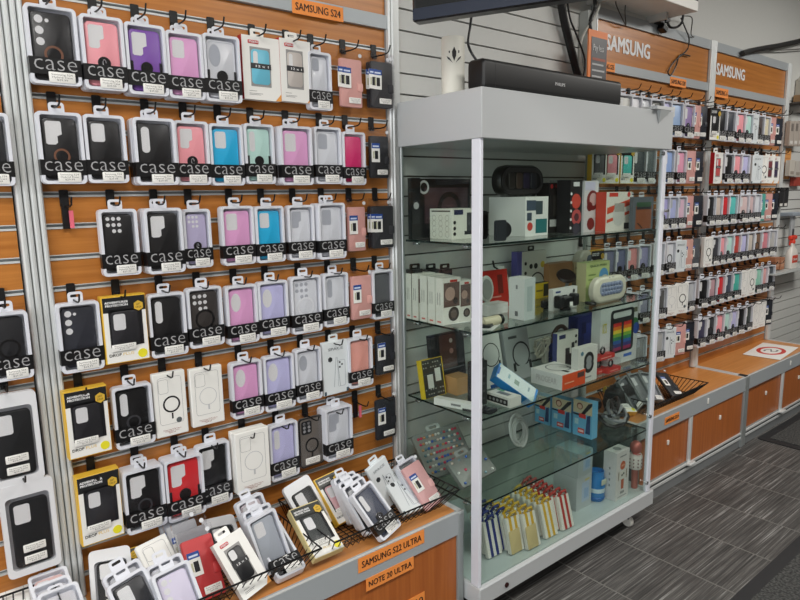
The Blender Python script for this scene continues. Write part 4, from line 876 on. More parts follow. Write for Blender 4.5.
for k, u in enumerate((417, 433, 447)):
    o = thing('black_hang_box', 'black box with hang tab behind slim boxes, %s of three' % ('left', 'middle', 'right')[k], 'box', (.05, at(u, 275, 0, .062).y+.05*0, S2+.0006)); hh = at(u, 266, 0, .062).z-S2
    MB().box(-.016, .012, -.026, .026, 0, hh-.012, mat((36, 35, 36), .4)).build('carton', o); MB().ring([(p0+0, p1+hh-.004) for p0, p1 in rrect(.045, .022, .005)], [(p0, p1+hh-.003) for p0, p1 in rrect(.024, .008, .003)], -.002, .002, BLACK).build('hang_tab', o)
for k, (u, v, r) in enumerate(((466, 318, .3), (452, 322, -.2), (492, 328, .5))):
    p_ = at(u, v, 2, S2); o = thing('blister_card', 'flat white card with black earpiece, %s on second shelf' % ('behind the post', 'left of the post', 'right of the post')[k], 'card', (min(p_.x, .33), p_.y, S2+.0006), (0, 0, r))
    MB().prismz(rrect(.07, .11, .006), 0, .0015, mat((228, 228, 226), .35)).build('card', o); MB().prismz(rrect(.03, .07, .012, 4, .005, 0), .0015, .012, mat((36, 38, 40), .35)).build('earpiece', o)
cbox('red_pouch', 'red packet at left of second shelf behind the post', 'packet', 484, 510, 271, 309, S2, .03, (196, 44, 34), f=[('r', .2, .62, .2, .5, (120, 36, 30)), ('r', -.1, .3, .6, .04, (224, 150, 140)), ('c', -.3, .2, .05, (230, 210, 206))], lean=.12)
o = thing('oval_brush', 'pale oval brush standing against red packet, second shelf', 'brush', (.14, at(486, 274, 0, .14).y, S2+.085), (.15, .1, -.3))
MB().loft([[(x, a, b) for a, b in circ(.030*s_, 20, 0, 0, .052*s_)] for x, s_ in ((-.006, .9), (.004, 1), (.008, .92))], mat((206, 206, 200), .4)).build('brush_back', o); MB().prism(circ(.02, 18, 0, 0, .04), .008, .011, mat((150, 150, 146), .5)).build('bristle_pad', o); MB().slab(.016, .09, .006, -.004, .006, mat((206, 206, 200), .4), 0, -.04).build('handle', o)
cboxC('slim_white_carton', 'tall white carton standing in front on second shelf', 'box', 524, 321, 509, 535, 279, S2, (226, 226, 224), {'f': (196, 204, 202)}, f=[('r', 0, .5, .5, .6, (170, 182, 180))], l=[('r', 0, .78, .12, .1, (140, 140, 142)), ('r', 0, .14, .2, .12, (120, 120, 122))])
o, w_, h_, d_ = cbox('white_stick_box', 'small white stick box leaning behind the tall carton', 'box', 511, 518, 262, 300, S2, .03, (226, 224, 220)); o.rotation_euler = (.55, 0, 0)
MB().tube([(0, 0, h_), (.0, -.012, h_+.02), (0, -.006, h_+.045)], .004, BLACK, 6).build('cable_end', o)
cbox('purple_box', 'violet blue box behind the earphone box, second shelf', 'box', 517, 524, 252, 296, S2, .03, (92, 88, 160))
o, w_, h_, d_ = cbox('earphone_box', 'white hang box with neckband earphones, second cabinet shelf', 'box', 522.5, 546, 251, 298, S2, .025, (218, 216, 206), f=[('c', -.15, .68, .07, G1), ('c', .05, .68, .08, G1), ('c', .34, .70, .09, (216, 190, 70)), ('o', .12, .30, .32, .28, (36, 36, 38)), ('r', .34, .12, .07, .2, G1), ('c', -.38, .75, .05, G1), ('c', -.38, .55, .05, G1), ('c', -.38, .35, .05, G1)])
MB().ring(rrect(.036, .022, .005, 3, -.01, h_+.010), rrect(.022, .009, .003, 3, -.01, h_+.012), -.002, .002, BLACK).build('hang_tab', o)
cbox('yellow_black_box', 'low yellow and black box on second cabinet shelf', 'box', 533, 549, 283, 298, S2, .06, (208, 172, 30), {'t': (40, 48, 52)}, f=[('r', .3, .5, .3, .8, (60, 56, 40)), ('r', -.1, .5, .4, .12, (120, 100, 30))], t=[('r', 0, 0, .6, .6, (70, 90, 96))])
cbox('cardboard_box', 'plain brown cardboard box at back of second shelf', 'box', 549, 572, 263, 295, S2, .045, (168, 122, 82))
o = thing('suction_phone_mount', 'dark suction cup phone mount on second shelf', 'mount', (.20, at(566, 287, 0, .20).y, S2+.001))
MB().bbox(-.018, .018, -.025, .025, 0, .05, mat((58, 62, 80), .35), .004).build('base_block', o); MB().tube([(0, 0, .05), (0, .01, .07), (0, .0, .085)], .008, mat((160, 164, 170), .3), 8).build('stem', o)
q = MB().lathe([(0, -.006), (.036, -.006), (.040, 0), (.034, .007), (0, .008)], mat((40, 30, 30), .3), 22, (0, 0, 0), 'z'); q = q.build('suction_cup', o); q.location = (0, 0, .100); q.rotation_euler = (.35, .55, 0)
cbox('camera_box', 'white box with black car camera picture, second shelf', 'box', 553, 577, 288, 309, S2, .02, (222, 222, 218), f=[('r', -.1, .5, .34, .34, (40, 42, 44)), ('c', -.25, .45, .12, G1), ('c', .35, .8, .05, G1), ('r', .3, .5, .2, .3, (120, 122, 124)), ('r', -.3, .85, .2, .08, (50, 70, 120))])
for lab_, u, v, s_ in (('black car phone holder in front of camera picture box', 565, 310, 1.0), ('small black clip mount left of the car phone holder', 547, 309, .6)):
    p_ = at(u, v, 2, S2); o = thing('car_phone_holder', lab_, 'phone holder', (min(p_.x, .35), p_.y, S2+.001)); q = MB()
    q.bbox(-.015*s_, .015*s_, -.03*s_, .03*s_, .012*s_, .05*s_, mat((28, 28, 30), .3), .005); q.build('clamp_body', o)
    for sg in (-1, 1): MB().bbox(-.01*s_, .022*s_, sg*.045*s_-.014*s_, sg*.045*s_+.014*s_, .012*s_, .058*s_, mat((34, 34, 36), .3), .005).build('clamp_arm', o)
    MB().lathe([(0, 0), (.02*s_, 0), (.02*s_, .008*s_), (.009*s_, .014*s_), (0, .014*s_)], BLACK, 16).build('foot', o)
    if s_ == 1: MB().box(.0152, .0158, .008, .026, .015, .03, PAPER).build('price_label', o)
p_ = at(494, 320, 2, S2); o = thing('cream_roll', 'cream cylinder with black end lying on second shelf', 'roll', (.33, at(492, 318, 0, .33).y, S2+.0165))
MB().lathe([(0, -.045), (.014, -.045), (.016, -.04), (.016, .03), (0, .03)], mat((214, 204, 176), .4), 18, (0, 0, 0), 'y').build('roll_body', o); MB().lathe([(0, .030), (.013, .030), (.017, .036), (.017, .044), (.008, .048), (0, .048)], BLACK, 18, (0, 0, 0), 'y').build('black_cap', o)
cbox('white_flat_box', 'low white box behind the cream roll, second shelf', 'box', 487, 508, 304, 314.5, S2, .05, (220, 218, 214))
cbox('toy_game_box', 'light green game box with blue drawing, second shelf', 'box', 586, 609, 262, 300, S2, .045, (184, 196, 130), {'l': (202, 194, 150)}, f=[('t', 'QUICK PUSH', 0, .90, .7, .07, (90, 110, 70)), ('c', .25, .62, .2, (90, 150, 196)), ('c', .3, .42, .22, (214, 208, 190)), ('c', -.1, .26, .26, (86, 140, 190)), ('r', -.25, .68, .3, .04, (120, 140, 80)), ('r', -.28, .56, .24, .03, (120, 140, 80))])
cbox('beige_box', 'beige striped box beside the light green game box', 'box', 574, 583, 262, 291, S2, .05, (196, 178, 140), f=[('r', 0, .2+.2*0, .7, .04, (140, 100, 70)), ('r', 0, .4, .7, .04, (150, 110, 80)), ('r', 0, .6, .7, .04, (150, 110, 80)), ('r', 0, .8, .7, .04, (140, 100, 70))])
# cream bubble game console on front right
X_ = .345; yc_ = at(612, 288, 0, X_).y; w_ = at(628, 288, 0, X_).y-at(596, 288, 0, X_).y; h_ = at(612, 276.5, 0, X_).z-S2
o = thing('bubble_game_console', 'cream oval bubble game console with blue grey buttons', 'toy', (X_-.02, yc_, S2+.001))
MB().loft([[(x, a, b) for a, b in rrect(w_-2*i, h_-2*i, h_*.47-i, 8, 0, h_/2)] for x, i in ((-.018, .010), (-.010, .001), (.010, .0), (.017, .006), (.019, .012))], mat((218, 212, 194), .35)).build('console_body', o)
q = MB(); q.slab(w_*.72, h_*.52, h_*.25, .018, .0205, mat((150, 158, 178), .35), 0, h_*.54)
q = q.build('bubble_panel', o); 
for r_ in range(3):
    for c_ in range(7):
        bq = MB().lathe([(w_*.040, 0), (w_*.034, .002), (w_*.018, .0034), (0, .004)], mat((126, 136, 166), .3), 12, (.0205, -w_*.28+c_*w_*.088+(.02*w_ if r_ % 2 else 0), h_*.38+r_*h_*.16), 'x'); bq.build('bubble_button', o)
q = MB()
for sg in (-1, 1): q.prism(circ(.004, 10, sg*.012, h_*.94), .010, .0165, mat((120, 124, 136), .3))
q.build('power_buttons', o)
# travel cushion shaped beige speaker pair at the back
o = thing('beige_speaker', 'beige rounded speaker with dark window on second shelf', 'speaker', (.075, at(584, 253, 0, .075).y, S2+.118), (0, 0, .1))
MB().loft([[(x, a, b) for a, b in rrect(.13-2*i, .115-2*i, .045-i, 6)] for x, i in ((-.025, .01), (-.015, 0), (.012, 0), (.02, .008))], mat((196, 192, 176), .4)).build('speaker_body', o)
MB().slab(.060, .078, .02, .019, .0215, mat((84, 94, 104), .3), .022, 0).build('dark_window', o); MB().prism(circ(.022, 18, -.036, -.012, .032), .019, .0212, mat((150, 146, 138), .5)).build('grille', o)
tag(MB().box(.045, .11, at(572, 260, 0, .075).y-.005, at(596, 260, 0, .075).y+.02, S2+.0005, S2+.06, mat((120, 110, 96), .5)).build('brown_carton'), 'low brown carton holding up the beige speaker', 'box')
o = thing('red_torch', 'small red and white capsule on second shelf', 'torch', (.25, at(587, 293, 0, .25).y, S2+.014)); MB().lathe([(0, -.03), (.011, -.03), (.013, -.02), (.013, .006), (0, .006)], mat((222, 216, 208), .4), 16, (0, 0, 0), 'y').build('white_barrel', o); MB().lathe([(0, .006), (.013, .006), (.014, .022), (.010, .03), (0, .03)], mat((196, 50, 44), .35), 16, (0, 0, 0), 'y').build('red_cap', o)
def coil(name, label, loc, R_, r, n, rgb, tilt=(0, 0, 0), cat='cable', sq=1.0):
    o = thing(name, label, cat, loc, tilt); pts = []
    for k in range(n*22):
        a = 2*math.pi*k/22; rr = R_*(1+.16*math.sin(a*.37+1))*(.82+.22*((k//22*5) % 7)/6); ph = .9*math.sin(a*.13); pts.append((rr*math.cos(a)+R_*.16*math.sin(k//22*2.3), rr*sq*(.9+.1*math.cos(k//22*1.7))*math.sin(a)+R_*.12*math.cos(k//22*1.9), r+abs(.006*math.sin(a*.21+ph))+.0016*(k/22)))
    MB().tube(pts, r, mat(rgb, .45), 6).build('cable_loops', o)
    MB().bbox(R_*.2, R_*.2+.02, -.006, .006, .001, .009, mat(rgb, .4), .002).build('plug', o); return o
coil('charging_cable', 'black cable ring on second shelf near the bubble game', (.33, at(590, 303, 0, .33).y, S2+.001), .022, .003, 2, (30, 30, 32))
# --- third shelf
o, w_, h_, d_ = cbox('patterned_box', 'yellow edged box with black speckled print, third shelf', 'box', 412, 434, 363, 401, S3, .022, (226, 192, 50), f=[('r', .0, .5, .92, .98, (62, 60, 56)), ('r', -.15, .42, .26, .36, (224, 222, 214)), ('r', .22, .56, .26, .34, (224, 222, 214))]+[('r', -.4+.11*i, .1+.115*j, .05, .03, (176, 172, 160)) for i in range(8) for j in range(8) if (i*3+j*5) % 4 and not (.25 < .1+.115*j < .75)], lean=.18)
cbox('large_dark_box', 'large black box with brown picture on third shelf', 'box', 434, 467, 334, 391, S3, .02, (38, 38, 42), f=[('r', .0, .72, .5, .5, (78, 52, 44)), ('c', .1, .86, .05, (200, 190, 180)), ('c', .1, .68, .06, (160, 120, 110)), ('r', 0, .38, .94, .02, (110, 110, 114)), ('r', -.05, .44, .6, .08, (96, 84, 84))], lean=.1)
cboxC('cardboard_cube', 'small brown cardboard cube on third cabinet shelf', 'box', 457, 396, 443, 471, 379, S3, (186, 142, 96))
o, w_, h_, d_ = cbox('slim_stylus_box', 'long slim white box lying near left glass, third shelf', 'box', 455, 461, 404, 417, S3, .02, (226, 224, 220), {'f': (206, 200, 194)}); bpy.data.objects.remove(o.children[0]); o.location = (.26, 1.125, S3+.001); o.rotation_euler = (0, 0, .30)
MB().box(-.085, .085, -.014, .014, 0, .024, mat((228, 226, 222), .4)).build('carton', o); art(o, [('r', 0, .5, .22, .3, (130, 130, 130))], .028, .024, .17, 'l', 'printed_side'); art(o, [('o', 0, .5, .25, .15, (120, 70, 66))], .028, .024, .17, 'f', 'round_mark')
for lab_, x_, u, v, rgb, r_ in (('black cable tool lying on third shelf by the post', .31, 470, 409, (34, 34, 36), .4), ('green white packet lying on third shelf by the post', .28, 466, 406, (150, 176, 140), -.2), ('black adapter bundle at front of third shelf', .35, 491, 413, (34, 36, 40), .2)):
    p_ = at(u, v, 2, S3); o = thing('cable_pack', lab_, 'cable', (x_, p_.y, S3+.001), (0, 0, r_)); MB().prismz(rrect(.06, .05, .008), 0, .006, mat(rgb, .4)).build('flat_pouch', o)
    MB().tube([(-.02+.008*k, .018*math.sin(k*1.3), .010+.002*(k % 2)) for k in range(7)], .003, mat((60, 62, 66), .4), 6).build('cable', o)
o, w_, h_, d_ = cbox('earphone_box', 'white box with black wire leaning behind blue box', 'box', 483, 506, 337, 388, S3, .025, (214, 212, 208), f=[('o', .05, .62, .36, .33, G1), ('r', -.33, .5, .08, .2, G1), ('r', .38, .42, .07, .12, G1)], lean=.2)
cbox('neckband_box', 'grey box with black neckband picture, third cabinet shelf', 'box', 510, 534, 330, 380, S3, .025, (158, 160, 160), f=[('o', .12, .48, .36, .31, (40, 40, 44)), ('r', .12, .2, .8, .14, (158, 160, 160)), ('r', -.2, .26, .10, .16, G1), ('r', .44, .26, .10, .16, G1), ('r', -.15, .84, .34, .05, (70, 70, 72))], lean=.2)
cbox('black_panel_box', 'black textured box standing behind the cabinet post', 'box', 474, 487, 362, 406, S3, .03, (40, 42, 44), f=[('r', 0, .15+.17*k, .7, .05, (70, 72, 74)) for k in range(5)])
# tilted blue product box
p0 = at(505, 388, 2, S3); o = thing('blue_earphone_box', 'blue box with white face tilted across third shelf', 'box', (.30, at(514, 378, 0, .30).y, S3+.040), (math.radians(40), math.radians(-38), 0))
MB().box(-.020, .016, -.033, .033, -.090, .085, mat((24, 130, 206), .35)).build('carton', o); art(o, [('r', 0, .0, .95, .92, (214, 224, 226)), ('r', 0, .0, .3, .12, (140, 160, 150)), ('r', 0, .46, .5, .06, (24, 100, 180)), ('r', .05, .2, .3, .05, (150, 180, 190)), ('r', .1, -.3, .3, .04, (150, 170, 180))], .066, .175, .033, 'f')
tag(MB().prismz(rrect(.05, .12, .004), S3+.0005, S3+.014, mat((26, 84, 150), .4)).xf(Matrix.Translation((.17, at(497, 382, 0, .17).y, 0))).build('blue_flat_box'), 'flat dark blue packet under the tilted blue box', 'box')
cboxC('power_bank_box', 'low white and black power bank box on third shelf', 'box', 510, 409, 487, 521, 399, S3, (222, 220, 214), l=[('r', -.05, .45, .9, .62, (34, 36, 38))]+[('c', -.36+.16*k, .45, .05, (150, 150, 150)) for k in range(5)], t=[('r', .0, .0, .5, .4, (120, 120, 122)), ('r', -.3, .36, .3, .2, (80, 160, 110))])
o = thing('white_cable_bunch', 'tangle of white cables at back of third shelf', 'cable', (.10, at(545, 352, 0, .10).y, S3+.001)); q = MB()
for k in range(7): q.tube([(.02*math.sin(k*2.1+j*.8), -.035+.03*math.cos(k+j*.9)+.01*k, .012+.10*abs(math.sin(j*.5+k))) for j in range(9)], .0035, mat((214, 206, 192), .45), 6)
q.build('cable_loops', o); MB().bbox(-.012, .012, -.01, .012, .0, .06, mat((220, 212, 200), .4), .003).build('charger_plug', o)
o = thing('navy_headphones', 'navy headphones with brown band standing on third shelf', 'headphones', (.12, at(560, 345, 0, .12).y, S3+.001))
NV = mat((40, 48, 96), .35); MB().tube([(0, .055*math.cos(math.radians(a)), .085+.065*math.sin(math.radians(a))) for a in range(-5, 190, 13)], .009, mat((76, 56, 48), .5), 8).build('headband', o)
for sg in (-1, 1): MB().lathe([(0, -.015), (.030, -.015), (.036, -.006), (.036, .008), (.028, .015), (0, .015)], NV, 20, (0, sg*.052, .055), 'y').build('ear_cup', o)
MB().bbox(-.03, .03, -.06, .06, 0, .02, NV, .004).build('display_foot', o)
cbox('earbud_box', 'white box with black open earbud case, third shelf', 'box', 557, 577.5, 332, 372, S3, .022, (220, 216, 208), {'l': (64, 70, 120)}, f=[('r', -.26, .90, .3, .10, (40, 46, 90)), ('r', .10, .30, .40, .30, (40, 40, 42)), ('r', .0, .52, .2, .16, (50, 50, 52)), ('r', .26, .58, .14, .26, (40, 40, 42)), ('c', .4, .85, .05, G1), ('c', .4, .7, .05, G1)])
cbox('watch_box', 'white box with black round lens picture, third shelf', 'box', 578, 597, 347, 382, S3, .03, (220, 218, 212), f=[('c', .06, .62, .26, (40, 42, 44)), ('c', .06, .48, .26, (40, 42, 44)), ('c', .06, .62, .14, (150, 152, 154)), ('c', .06, .48, .14, (150, 152, 154)), ('r', 0, .14, .4, .04, (150, 150, 150)), ('c', -.3, .84, .07, (90, 130, 150))])
cboxC('charger_box', 'orange ended white box lying flat in front, third shelf', 'box', 562, 391, 531, 585, 376, S3, (224, 222, 218), {'f': (226, 84, 40)}, f=[('r', .3, .7, .3, .34, (90, 60, 56)), ('r', -.2, .4, .4, .08, (240, 170, 140))], l=[('t', 'PROGEAR', 0, .5, .66, .40, (192, 188, 184))], t=[('o', -.05, .05, .34, .30, (130, 130, 132)), ('r', .3, -.1, .2, .12, G1), ('r', .2, .3, .3, .05, (60, 60, 62))])
cbox('blue_dark_box', 'dark blue box at back of third shelf, right side', 'box', 581, 601, 315, 352, S3, .05, (40, 48, 110), f=[('r', .1, .5, .6, .6, (54, 64, 140)), ('r', -.2, .7, .2, .3, (30, 36, 84))])
o, w_, h_, d_ = cbox('rainbow_speaker_box', 'white box with rainbow striped speaker picture, third shelf', 'box', 600, 637, 305, 364, S3, .04, (206, 208, 206), f=[('r', 0, .5, .98, .98, (210, 212, 210)), ('t', 'KTS', -.39, .66, .10, .16, (200, 190, 60)), ('r', .40, .86, .16, .08, (110, 110, 90)), ('c', .42, .62, .10, (60, 120, 70)), ('c', .46, .54, .09, (50, 80, 160)), ('r', .25, .12, .22, .05, (70, 110, 190))])
o2 = MB(); o2.ring(rrect(w_*.62, h_*.72, .018, 5, .07*w_, h_*.56), rrect(w_*.50, h_*.10, .01, 5, .07*w_, h_*.83), d_/2, d_/2+.002, mat((38, 40, 42), .4)); o2.prism(rrect(w_*.60, h_*.56, .012, 4, .07*w_, h_*.49), d_/2+.0004, d_/2+.0022, mat((40, 42, 44), .4))
RB = [(200, 48, 44), (222, 120, 40), (226, 200, 60), (120, 170, 60), (52, 130, 90), (48, 90, 160), (60, 60, 120), (150, 50, 90)]
for sd in (-1, 1):
    for k, c_ in enumerate(RB):
        zt_ = h_*(.70-.058*k); yc_ = w_*(.07+sd*.135)
        o2.box(d_/2+.002, d_/2+.0032, yc_-w_*.105, yc_+w_*.105, zt_-h_*.058, zt_, mat(c_, .4))
o2.build('speaker_picture', o)
RGp = 'ring packs with red bases on the third shelf'
for k, (a, b, vt, vb) in enumerate(((598, 614, 333, 357), (597, 608, 352, 373), (608, 621, 352, 372))):
    o, w_, h_, d_ = cbox('ring_light_pack', ('upper clear ring pack on red base, third shelf', 'lower left clear ring pack on red base, third shelf', 'lower right clear ring pack on red base, third shelf')[k], 'pack', a, b, vt, vb, S3, .035, (196, 52, 48), group=RGp, part='backing')
    if k == 0: o.location.z = S3+.052; o.location.x = .33; o.location.y = at(606, 350, 0, .345).y
    for ch in list(o.children): bpy.data.objects.remove(ch)
    hh = .05; MB().box(-.017, .017, -w_/2, w_/2, 0, hh*.34, mat((200, 52, 46), .4)).build('red_base', o); MB().box(-.017, .017, -w_/2, w_/2, hh*.34, hh, BAG).build('clear_lid', o)
    MB().tube([(.0, .013*math.cos(t_*.4), hh*.66+.013*math.sin(t_*.4)) for t_ in range(16)], .004, mat((40, 40, 42), .3), 6, True).build('lens_ring', o); MB().box(.0172, .0176, -w_*.3, w_*.3, hh*.12, hh*.2, mat((232, 150, 140), .4)).build('print', o)
# --- fourth shelf
def board(label, loc, rot, w_, h_, nr, nc, gs=1.0):
    o = thing('jewelled_ring_board', label, 'display board', loc, rot); MB().slab(w_, h_, .01, -.010, .008, mat((128, 130, 127), .4), 0, h_/2).build('grey_board', o)
    MB().ring(rrect(.06, .03, .01, 4, 0, h_+.008), rrect(.03, .010, .004, 4, 0, h_+.011), -.004, 0, mat((160, 164, 162), .3)).build('hang_tab', o)
    for i in range(nr):
        for j in range(nc):
            c_ = random.choice([(220, 80, 110), (70, 110, 190), (220, 200, 190), (230, 230, 226), (206, 160, 120), (190, 90, 100), (120, 150, 160)])
            g = MB().lathe([(.0052, 0), (.0052, .003), (.003, .006), (0, .0065)], mat(c_, .15, .2), 8, (.008, -w_*.40+w_*.8*j/max(nc-1, 1), h_*.12+h_*.76*i/max(nr-1, 1)), 'x'); g.build('gem_stud', o)
    return o
board('grey hang board with rows of coloured gem studs, fourth shelf', (.175, at(451, 478, 0, .175).y+.01, S4+.014), (.10, math.radians(-42), -.25), .20, .17, 7, 14)
board('second smaller gem board lying by the cabinet post', (.28, at(480, 480, 0, .28).y, S4+.014), (.14, math.radians(-48), -.1), .17, .105, 3, 5)
o = coil('white_cable_coil', 'white cable coil in clear bag on fourth shelf', (.16, at(516, 425, 0, .16).y, S4+.075), .056, .0038, 7, (226, 226, 222), (0, math.radians(78), .1))
MB().box(-.074, .072, -.066, .08, -.002, .024, BAG).build('clear_bag', o)
GP = 'blue phone accessory boxes on the fourth shelf'
for k, (a, b, vt, vb) in enumerate(((535, 550, 396, 426), (552, 571, 399, 432), (573, 592, 401, 437))):
    cboxY('blue_gadget_box', 'blue and cream box with red tag, %s of three on fourth shelf' % ('leftmost', 'middle', 'rightmost')[k], 'box', a, b, vt, vb, 1.842, S4, .04, (108, 176, 214), f=[('r', 0, .82, 1, .36, (206, 192, 160)), ('c', -.15, .84, .16, (130, 76, 60)), ('c', -.15, .83, .11, (222, 184, 160)), ('p', [(-.5, .62), (-.1, .62), (.3, .95), (.5, 1.0), (.5, .92), (.0, .56), (-.5, .58)], (34, 36, 44)), ('r', .0, .58, .36, .12, (214, 54, 50)), ('p', [(.18, .12), (.42, .12), (.42, .66), (.24, .6)], (40, 66, 110)), ('r', -.3, .4, .2, .16, (176, 214, 226)), ('r', -.05, .16, .34, .14, (206, 60, 56)), ('r', -.05, .16, .26, .06, (240, 200, 196))])
o = thing('black_pouch_speaker', 'black rounded speaker lying behind the blue boxes', 'speaker', (.10, at(590, 394, 0, .10).y, S4+.001)); MB().loft([[(x, a, b) for a, b in rrect(.13-2*i, .06-2*i, .028-i, 6, 0, .03+.0)] for x, i in ((-.03, .012), (-.02, .002), (.02, .002), (.03, .012))], mat((22, 22, 24), .4)).build('speaker_body', o); MB().slab(.05, .012, .005, .029, .0315, mat((90, 90, 92), .3), 0, .03).build('badge', o)
o = thing('cable_heap', 'heap of grey and black cables at right of fourth shelf', 'cable', (.26, at(614, 420, 0, .26).y, S4+.001)); o.scale = (1.5, 1.5, 1.6); q = MB()
for k in range(5): q.tube([(.035*math.cos(j*.55+k), .05*math.sin(j*.55+k*.7), .012+.011*k+.008*math.sin(j*1.1)) for j in range(13)], .005, mat((150, 152, 156) if k % 2 else (44, 44, 46), .4), 6)
q.build('cable_loops', o); MB().bbox(-.02, .02, -.03, .0, .0, .035, mat((206, 206, 200), .4), .004).build('plug_block', o)
o = thing('black_cable_pouch', 'black cable pouch behind the cable heap, fourth shelf', 'pouch', (.15, at(619, 415, 0, .15).y, S4+.001)); o.scale = (1.2, 1.2, 1.5); MB().loft([[(a, b, z_) for a, b in rrect(.08*s_, .16*s_, .03*s_, 5)] for z_, s_ in ((0, .9), (.02, 1), (.055, .85), (.07, .5))], mat((24, 24, 26), .6)).build('pouch_body', o); MB().tube([(.0, -.05, .062), (0, -.02, .085), (0, .02, .085), (0, .05, .062)], .004, BLACK, 6).build('carry_strap', o)
# --- cabinet floor: striped wallets in rows, boxes, cup, microphone
NBG = 'striped hanging wallets on the cabinet floor'
def wallet(label, x, y, lean, rgb, tagc=False, h_=.125, w_=.072, roll=0, yaw=0):
    o = thing('striped_wallet', label, 'wallet', (x, y, S0+.007), (roll, -math.radians(lean), yaw))
    q = MB(); n = 5; cm, wm = mat(rgb, .5), mat((232, 228, 220), .5)
    e_ = [-.5, -.3, -.1, .1, .3, .5]
    for k in range(n): q.box(-.016, .0, w_*e_[k], w_*e_[k+1], .0, h_, cm if k % 2 else wm)
    q.build('striped_cover', o)
    MB().box(-.0105, -.0055, -w_/2-.0008, w_/2+.0008, .002, h_+.0008, mat((214, 210, 202), .5)).build('zip_band', o)
    MB().tube([(-.008, -.012+.008*math.cos(t_*.7), h_+.008+.008*math.sin(t_*.7)) for t_ in range(9)], .0016, CHROME, 5, True).build('key_ring', o)
    MB().tube([(-.008, -.014, h_), (.004, -.006, h_+.016), (.006, .014, h_+.018), (-.006, .026, h_+.002)], .0048, mat(rgb, .6), 6).build('wrist_strap', o)
    if tagc: g = MB().slab(.054, .084, .003, 0, .001, mat((212, 190, 138), .6), .0, -.040, e=.0003).build('swing_tag', o); g.location = (.009, -.010, h_*.66); g.rotation_euler = (.05, .10, 0)
    return o
BLs, YLs, RDs = (34, 48, 120), (218, 174, 54), (184, 52, 46)
for nm, rgb, cols in (('blue', BLs, ((496.5, 556, 3), (506, 549, 4))), ('yellow', YLs, ((519, 552, 5), (534, 549, 5), (552, 537, 6))), ('red', RDs, ((558.5, 530, 6), (568, 530, 7)))):
    for c_, (u, v, n) in enumerate(cols):
        p_ = at(u, v, 2, S0+.004); x_ = min(p_.x, .376); y_ = at(u, v, 0, x_).y
        for i in range(n):
            wallet('%s striped wallet, %s in file %s of the %s ones' % (nm, ('front', 'second', 'third', 'fourth', 'fifth', 'sixth', 'seventh')[i], ('left', 'middle' if len(cols) == 3 else 'right', 'right')[c_], nm), x_-.0275*i, y_+.003*((i*7+c_*3) % 4-1.5), 15+((i*5+c_) % 3), rgb, tagc=(nm == 'yellow' and c_ < 2 and i == 0), yaw=-.05, w_=.066)
o = thing('acrylic_holder', 'grey tilted card holder with blue and orange picture, cabinet floor', 'holder', (.13, 1.20, S0+.001), (0, math.radians(-35), -.1)); MB().slab(.16, .13, .006, 0, .004, mat((170, 178, 182), .3), .04, .065).build('sloped_panel', o); MB().box(.004, .0048, .01, .07, .02, .10, mat((120, 130, 170), .4)).build('picture', o); MB().box(.0049, .0054, .02, .05, .015, .04, mat((206, 120, 60), .4)).build('orange_mark', o)
WB2 = [('r', .1, .5, .5, .6, (176, 192, 214)), ('r', .15, .45, .3, .3, (150, 176, 210)), ('r', .2, .86, .3, .06, (206, 190, 120))]
oa, wa, ha, da = cboxC('grey_white_box', 'lower grey white box of two stacked on cabinet floor', 'box', 576, 512, 553, 591, 480, S0, (186, 192, 194), f=WB2)
ob = thing('grey_white_box', 'upper grey white box of two stacked on cabinet floor', 'box', oa.location+Vector((0, .002, ha+.0008))); ob.rotation_euler = (0, 0, .03); hb = min(.105, S4-.012-S0-ha-.004); MB().box(-da/2, da/2, -wa/2, wa/2, 0, hb, mat((180, 186, 188), .42)).build('carton', ob); art(ob, WB2, wa, hb, da, 'f')
Xc = .30; o = thing('blue_tumbler', 'blue tumbler with pale label band on cabinet floor', 'cup', (Xc, at(596, 495, 0, Xc).y, S0+.001))
MB().lathe([(0, 0), (.030, 0), (.033, .004), (.036, .05), (.036, .085), (.030, .112), (.030, .128), (.027, .128), (.026, .110), (0, .108)], mat((46, 128, 196), .3), 24).build('tumbler_body', o); MB().lathe([(.0362, .040), (.0366, .042), (.0366, .056), (.0362, .058)], mat((206, 222, 230), .4), 24).build('white_band', o); MB().slab(.036, .024, .002, .0355, .0372, mat((206, 210, 190), .5), 0, .088, e=.0004).build('label', o); MB().lathe([(.0335, .006), (.0365, .010), (.0365, .016), (.034, .019)], mat((30, 100, 170), .3), 24).build('base_rim', o)
o, w_, h_, d_ = cboxC('microphone_box', 'tall white box with orange microphone picture, cabinet floor', 'box', 615, 502, 603, 628.5, 455, S0, (222, 218, 216), f=[('c', .0, .70, .2, (196, 92, 50)), ('c', -.06, .70, .05, (236, 180, 150)), ('c', .08, .70, .05, (236, 180, 150)), ('r', .0, .5, .5, .17, (226, 222, 214)), ('r', -.30, .5, .06, .18, (150, 140, 120)), ('r', .30, .5, .06, .18, (150, 140, 120)), ('r', .0, .31, .2, .2, (190, 96, 60)), ('c', -.05, .5, .05, G0), ('c', .08, .52, .05, G0), ('r', 0, .90, .5, .025, (150, 150, 150)), ('r', 0, .14, .3, .05, (150, 150, 150)), ('r', 0, .06, .7, .02, (170, 170, 170))], l=[('r', 0, .3+.12*k, .12, .05, (150, 150, 150)) for k in range(4)], t=[('c', 0, 0, .3, (150, 150, 150))])
Xm = .35; o = thing('karaoke_microphone', 'rose gold microphone with white speaker ring, cabinet floor', 'microphone', (Xm, at(634, 490, 0, Xm).y, S0+.001))
RGm = mat((186, 110, 98), .3, .4); MB().lathe([(0, 0), (.013, 0), (.014, .003), (.015, .09), (0, .09)], RGm, 18).build('handle', o); MB().lathe([(.015, .088), (.026, .092), (.029, .10), (.029, .150), (.024, .158), (.014, .160)], mat((222, 214, 208), .35), 22).build('speaker_collar', o)
q = MB()
